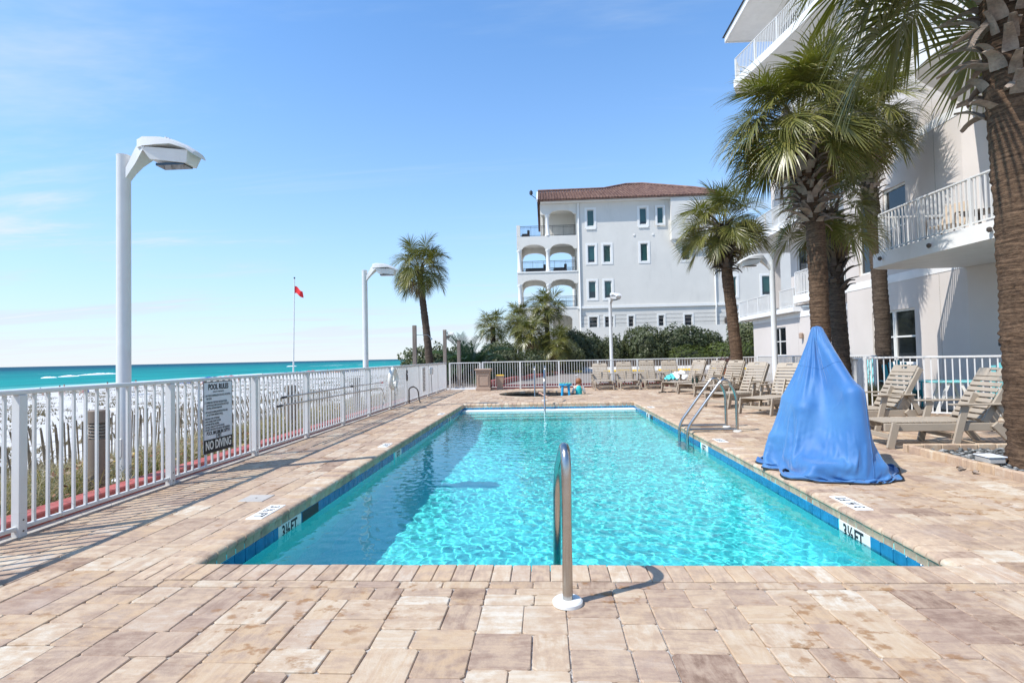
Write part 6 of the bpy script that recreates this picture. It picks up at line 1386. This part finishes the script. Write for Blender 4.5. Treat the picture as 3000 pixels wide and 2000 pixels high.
# ------------------------------------------------------------------ distant villa
vl = thing('villa', 'white four storey villa with arched loggias and a terracotta tile roof', 'building', (8, 52, .6))
VY = 52.0; lx, ly, lz = 8, 52, .6
def arch_panel(root, M, u0, u1, zs, zc, zt, th=.35, mat='stucco_white', name='arch'):
    """wall strip over a segmental arch: springing zs, crown zc, top zt"""
    n = 14; g = Geo()
    for i in range(n + 1):
        f = i / n; u = u0 + (u1 - u0) * f; q = 2 * f - 1; za = zs + (zc - zs) * math.sqrt(max(0, 1 - q * q * .999)) 
        g.v += [(u, 0, za), (u, th, za), (u, th, zt), (u, 0, zt)]
    for i in range(n):
        for k in range(4): g.f.append((i * 4 + k, i * 4 + 4 + k, i * 4 + 4 + (k + 1) % 4, i * 4 + (k + 1) % 4))
    g.f += [(0, 1, 2, 3), tuple(4 * n + k for k in (3, 2, 1, 0))]
    return go(name, g.moved(M), MT[mat], root)
wins3 = [(4.31, 5.0, 13.69, 15.28), (9.27, 9.96, 13.69, 15.28)]; wins2 = [(4.31, 5.01, 10.2, 11.86), (5.79, 6.49, 10.2, 11.86), (9.28, 9.98, 10.19, 11.9), (13.15, 13.88, 10.19, 11.6)]
wins1 = [(4.32, 5.02, 6.78, 8.44), (5.81, 6.5, 6.78, 8.44), (17.26, 18.1, 6.68, 8.5), (20.4, 21.2, 6.68, 8.5)]
wins0 = [(4.3, 5.11, 4.0, 5.04), (5.77, 6.58, 4.0, 5.04), (7.99, 8.5, 4.0, 5.04), (10.79, 11.32, 4.0, 5.04), (13.21, 13.92, 4.0, 5.04), (17.6, 18.2, 3.9, 5.1)]
x0 = 3.32
allw = [(a - x0, b - x0, c - lz, d - lz) for a, b, c, d in wins3 + wins2 + wins1 + wins0]
w, M = wall(vl, (x0, VY), (16.4, VY), 0, 16.1 - lz, [o_ for o_ in allw if o_[1] < 13], .35, 'stucco_white')
w2_, _m = wall(vl, (16.401, VY), (24, VY), 0, 12.6 - lz, [(o_[0] - 16.401 + x0, o_[1] - 16.401 + x0, o_[2], o_[3]) for o_ in allw if o_[1] > 13], .35, 'stucco_white')
vr = random.Random(3)
for a, b, c, d in wins3 + wins2 + wins1:
    wo = window(vl, M, a - x0, b - x0, c - lz, d - lz, 'glass_dark', .20, False, sill=(a, b, c, d) in wins3)
    go('roller_shade', Geo().box(a - x0 + .062, b - x0 - .062, .094, .099, d - lz - .062 - (d - c - .13) * vr.choice((1, 1, 1, .62, .85)), d - lz - .062).moved(M), MT['glass_green'], wo)
for a, b, c, d in wins0: window(vl, M, a - x0, b - x0, c - lz, d - lz, 'glass_dark', .14, False)
wall(vl, (x0, 62), (x0, VY + .36), 0, 16.1 - lz, [(6.2, 7.4, 9.0, 11.0), (6.2, 7.4, 5.4, 7.4), (6.2, 7.4, 12.4, 14.4)], .35, 'stucco_white', 'loggia_wall')
# projecting upper bay at the right
bay = Geo().box(12.1 - lx, 15.9 - lx, -.62, -.002, 11.2 - lz + .9, 16.0 - lz); go('upper_bay', bay, MT['stucco_white'], vl)
Mb = M.copy(); Mb.translation = Mb.translation + Vector((0, -.62, 0))
for a, b, c, d in ((10.9, 11.5, 13.7, 15.28),): window(vl, M @ Matrix.Translation((0, -.12, 0)), a - x0, b - x0, c - lz, d - lz, 'glass_green', .16, False)
go('bracket', Geo().prism_y([(12.1 - lx, 12.1 - lz), (12.5 - lx, 12.1 - lz), (12.5 - lx, 11.5 - lz)], -.5, -.02), MT['stucco_white'], vl)
# mouldings
go('cornice', Geo().box(x0 - lx - .1, 24 - lx, -.14, -.001, 5.83 - lz, 6.06 - lz), MT['trim_white'], vl); go('eave_trim', Geo().box(-.1 - lx, 16.5 - lx, -.45, .3, 16.0 - lz, 16.12 - lz), MT['trim_white'], vl)
for k in range(5): go('groove_course', Geo().box(x0 - lx + .1, 24 - lx, -.012, -.0005, 4.0 + k * .38 - lz, 4.03 + k * .38 - lz), MT['joint'], vl) if k < 4 else None
for x in (3.5, 16.13): go('downspout', Geo().tube([(x - lx, -.09, 15.9 - lz), (x - lx, -.09, 6.2 - lz), (x - lx, -.22, 5.9 - lz), (x - lx, -.10, 5.5 - lz), (x - lx, -.1, 2.6 - lz)], .075, 8), MT['trim_white'], vl, 60)
for x in (8.72, 10.5): go('wall_vent', Geo().cbox(x - .09 - lx, x + .09 - lx, -.06, -.001, 12.62 - lz, 12.8 - lz, .02), MT['trim_white'], vl)
go('wall_lantern', Geo().lathe([(.05, 0), (.12, .1), (.12, .5), (.05, .62)], (16.95 - lx, -.16, 4.1 - lz), 8), MT['bronze'], vl)
rw = Geo().box(3.4, 25, 50.6, 50.85, .2, 3.97); t = go('garden_wall', rw, MT['stucco_white']); tag(t, 'plain white garden wall above the hedge at the foot of the villa', 'wall')
# loggia: slabs, columns, arches on the front, the sea side and the back
LX0, LX1, LY1 = -2.45, 3.31, 56.6
def slabv(x0_, x1_, z0, z1, y0=VY + .02, y1=LY1): return go('loggia_floor', Geo().box(x0_ - lx, x1_ - lx, y0 - ly, y1 - ly, z0 - lz, z1 - lz), MT['stucco_white'], vl)
slabv(LX0 + .02, LX1, 5.75, 6.0); slabv(LX0 + .02, LX1, 9.2, 9.48); slabv(LX0 + .02, LX1, 12.62, 12.88)
def column(x, y, z0, z1, r=.19):
    c = go('column', Geo().lathe([(r * 1.35, 0), (r * 1.35, .10), (r * 1.12, .16), (r, .2), (r * .9, z1 - z0 - .28), (r * 1.15, z1 - z0 - .2), (r * 1.3, z1 - z0 - .16), (r * 1.3, z1 - z0)], (x - lx, y - ly, z0 - lz), 16), MT['trim_white'], vl, 40); return c
def pier(x0_, x1_, y0, y1, z0, z1): go('pier', Geo().box(x0_ - lx, x1_ - lx, y0 - ly, y1 - ly, z0 - lz, z1 - lz), MT['stucco_white'], vl)
for (zf, zs, zc, zt) in ((9.51, 11.62, 12.11, 12.9), (6.06, 8.28, 8.73, 9.51)):
    for y in (VY + .2, LY1 - .2):
        column(-2.22, y, zf, zs + .02); column(.53, y, zf, zs + .02)
    for y, nm in ((VY, 'front'), (LY1 - .36, 'back')):
        Mf, _ = wall_frame((LX0, y), (LX1, y), vl)
        for (ua, ub) in ((-1.98, .32), (.75, 3.05)): arch_panel(vl, Mf, ua - LX0, ub - LX0, zs - lz, zc - lz, zt - lz)
        for (ua, ub) in ((LX0, -1.981), (.321, .749), (3.051, LX1)): go('spandrel', Geo().box(ua - LX0, ub - LX0, 0, .35, zs - lz + .02, zt - lz).moved(Mf), MT['stucco_white'], vl)
    Ms, _ = wall_frame((LX0, LY1 - .37), (LX0, VY + .36), vl); arch_panel(vl, Ms, .3, 3.55, zs - lz, zc - lz, zt - lz); go('spandrel', Geo().box(0, .299, 0, .35, zs - lz + .02, zt - lz).moved(Ms), MT['stucco_white'], vl); go('spandrel', Geo().box(3.551, 3.86, 0, .35, zs - lz + .02, zt - lz).moved(Ms), MT['stucco_white'], vl)
    go('balcony_edge', Geo().box(LX0 - lx, LX1 - lx, -.06, .0, zf - .12 - lz, zf - lz), MT['trim_white'], vl)
# ground arcade
Mf, _ = wall_frame((LX0, VY), (LX1, VY), vl); arch_panel(vl, Mf, .86 - LX0, 2.72 - LX0, 4.9 - lz, 5.28 - lz, 6.05 - lz)
for (ua, ub) in ((LX0, .859), (2.721, LX1)): go('arcade_wall', Geo().box(ua - LX0, ub - LX0, 0, .35, 0, 6.05 - lz).moved(Mf), MT['stucco_white'], vl)
go('arcade_back', Geo().box(LX0 - lx, LX1 - lx, 4.2, 4.5, 0, 5.74 - lz), MT['stucco_white'], vl)
# roof terrace level
column(.53, VY + .2, 12.92, 15.0); Mt, _ = wall_frame((-.14, VY), (LX1, VY), vl); arch_panel(vl, Mt, .77 + .14, 3.08 + .14, 14.98 - lz, 15.37 - lz, 15.98 - lz); go('spandrel', Geo().box(0, .909, 0, 0.35, 14.98 - lz, 15.98 - lz).moved(Mt), MT['stucco_white'], vl); go('spandrel', Geo().box(3.221, 3.44, 0, 0.35, 14.98 - lz, 15.98 - lz).moved(Mt), MT['stucco_white'], vl)
go('terrace_back_wall', Geo().box(-.14 - lx, 3.3 - lx, 3.2, 3.5, 12.9 - lz, 15.98 - lz), MT['stucco_white'], vl); go('terrace_ceiling', Geo().box(-.12 - lx, 3.3 - lx, .36, 3.19, 15.8 - lz, 15.97 - lz), MT['stucco_white'], vl)
pier(-.14, .10, VY + 3.0, VY + 3.19, 12.9, 15.8); pier(-2.45, -2.1, VY, VY + .35, 12.91, 14.02)
# wrought iron rails
def iron_rail(x0_, x1_, z, y=VY + .17):
    g = Geo(); g.box(x0_ - lx, x1_ - lx, y - ly - .02, y - ly + .02, z + 1.0 - lz, z + 1.04 - lz); g.box(x0_ - lx, x1_ - lx, y - ly - .015, y - ly + .015, z + .86 - lz, z + .88 - lz); g.box(x0_ - lx, x1_ - lx, y - ly - .015, y - ly + .015, z + .1 - lz, z + .13 - lz)
    o = go('iron_rail', g, MT['iron'], vl); j = Geo(); n = int((x1_ - x0_) / .115)
    for k in range(n + 1):
        x = x0_ + (x1_ - x0_) * k / n; r = .02 if k % 9 == 0 else .010; j.box(x - lx - r, x - lx + r, y - ly - r, y - ly + r, z - lz + .02, z + .999 - lz)
    tag(go('balusters', j, MT['iron'], o), kind='stuff')
iron_rail(-2.1, 3.2, 12.9); iron_rail(-1.98, 3.2, 9.51); iron_rail(-1.98, 3.2, 6.06)
iron_rail(-2.0, 3.2, 9.51, LY1 - .2); iron_rail(-2.0, 3.2, 6.06, LY1 - .2)
def outdoor_sofa(label, x, z, w):
    t = thing('outdoor_sofa', label, 'sofa', (x, 53.3, z)); go('base', Geo().cbox(-w / 2, w / 2, -.4, .4, .05, .38, .03), MT['iron'], t); go('cushion', Geo().cbox(-w / 2 + .04, w / 2 - .04, -.38, .36, .385, .5, .04), MT['black'], t); go('back', Geo().cbox(w / 2 - .25, w / 2, -.4, .4, .505, .85, .05), MT['black'], t)
outdoor_sofa('dark outdoor daybed on the middle loggia of the villa, left bay', -.7, 9.5, 2.0); outdoor_sofa('dark outdoor daybed on the middle loggia of the villa, right bay', 1.7, 9.5, 1.3); outdoor_sofa('dark wicker chair on the roof terrace of the villa', -1.6, 12.9, .8)
# barrel tile roof: half round courses stepping up the slope
tile_m = NT('barrel_tile'); oi = tile_m.noise(tile_m.pos((3.2, .4, 2.8)), 1.0, 3, .6); tile_m.set(Base_Color=tile_m.ramp(oi, [(.3, (.115, .062, .05)), (.5, (.19, .105, .08)), (.7, (.27, .165, .12))]), Roughness=.85); MT['tile'] = tile_m.m
PW, RL, SL = .285, .40, .43
def top_y(x): return float(np.interp(x, [-.35, 6.6, 9.4, 11.2, 15.4, 16.6], [57.2, 57.3, 60.4, 60.4, 55.2, 52.2]))
g = Geo(); cols = int((16.6 + .35) / PW)
for c in range(cols):
    xa = -.35 + c * PW; yt = top_y(xa + PW / 2); nr = int((yt - 51.25) / RL)
    for r_ in range(nr):
        ya = 51.25 + r_ * RL; yb = ya + RL + .04; za = 16.16 + (ya - 51.25) * SL + .07; zb2 = 16.16 + (yb - 51.25) * SL + .02
        v = []
        for yy, zz_ in ((ya, za), (yb, zb2)):
            for k in range(6):
                a = math.pi * k / 5; v.append((xa + PW / 2 - .115 * math.cos(a) - lx, yy - ly, zz_ + .085 * math.sin(a) - lz))
        g.add(v, [(k, k + 1, 7 + k, 6 + k) for k in range(5)] + [tuple(reversed(range(6)))])
rt_o = go('roof', Geo().add([(x - lx, y - ly, 16.14 + (y - 51.25) * SL - lz) for x, y in [(-.4, 51.2), (16.7, 51.2), (16.6, 52.2), (15.4, 55.2), (11.2, 60.4), (9.4, 60.4), (6.6, 57.3), (-.4, 57.2)]] + [(-.4 - lx, 64 - ly, 16.1 - lz), (16.6 - lx, 70 - ly, 16.1 - lz)], [(0, 1, 2, 3, 4, 5, 6, 7), (7, 6, 8), (6, 5, 4, 9, 8), (4, 3, 2, 9), (0, 7, 8), (1, 9, 2)]), MT['tile'], vl)
tag(go('roof_tiles', g, MT['tile'], rt_o, 40), kind='stuff')
go('ridge', Geo().tube([(x - lx, top_y(x) - ly, 16.3 + (top_y(x) - 51.25) * SL - lz) for x in (-.35, 3, 6.6, 8, 9.4, 11.2, 14, 15.4, 16.5)], .13, 8), MT['tile'], rt_o, 60)
go('gable_verge', Geo().bar((-.40 - lx, 51.15 - ly, 16.1 - lz), (-.40 - lx, 57.2 - ly, 18.68 - lz), .12, .22), MT['trim_white'], vl)
go('rooftop_light', Geo().lathe([(.05, 0), (.16, .1), (.16, .35), (.03, .5)], (-.95 - lx, -.6, 16.7 - lz), 8), MT['iron'], vl); go('light_arm', Geo().tube([(-.95 - lx, -.6, 16.75 - lz), (-.3 - lx, -.3, 16.3 - lz)], .03, 6), MT['iron'], vl)
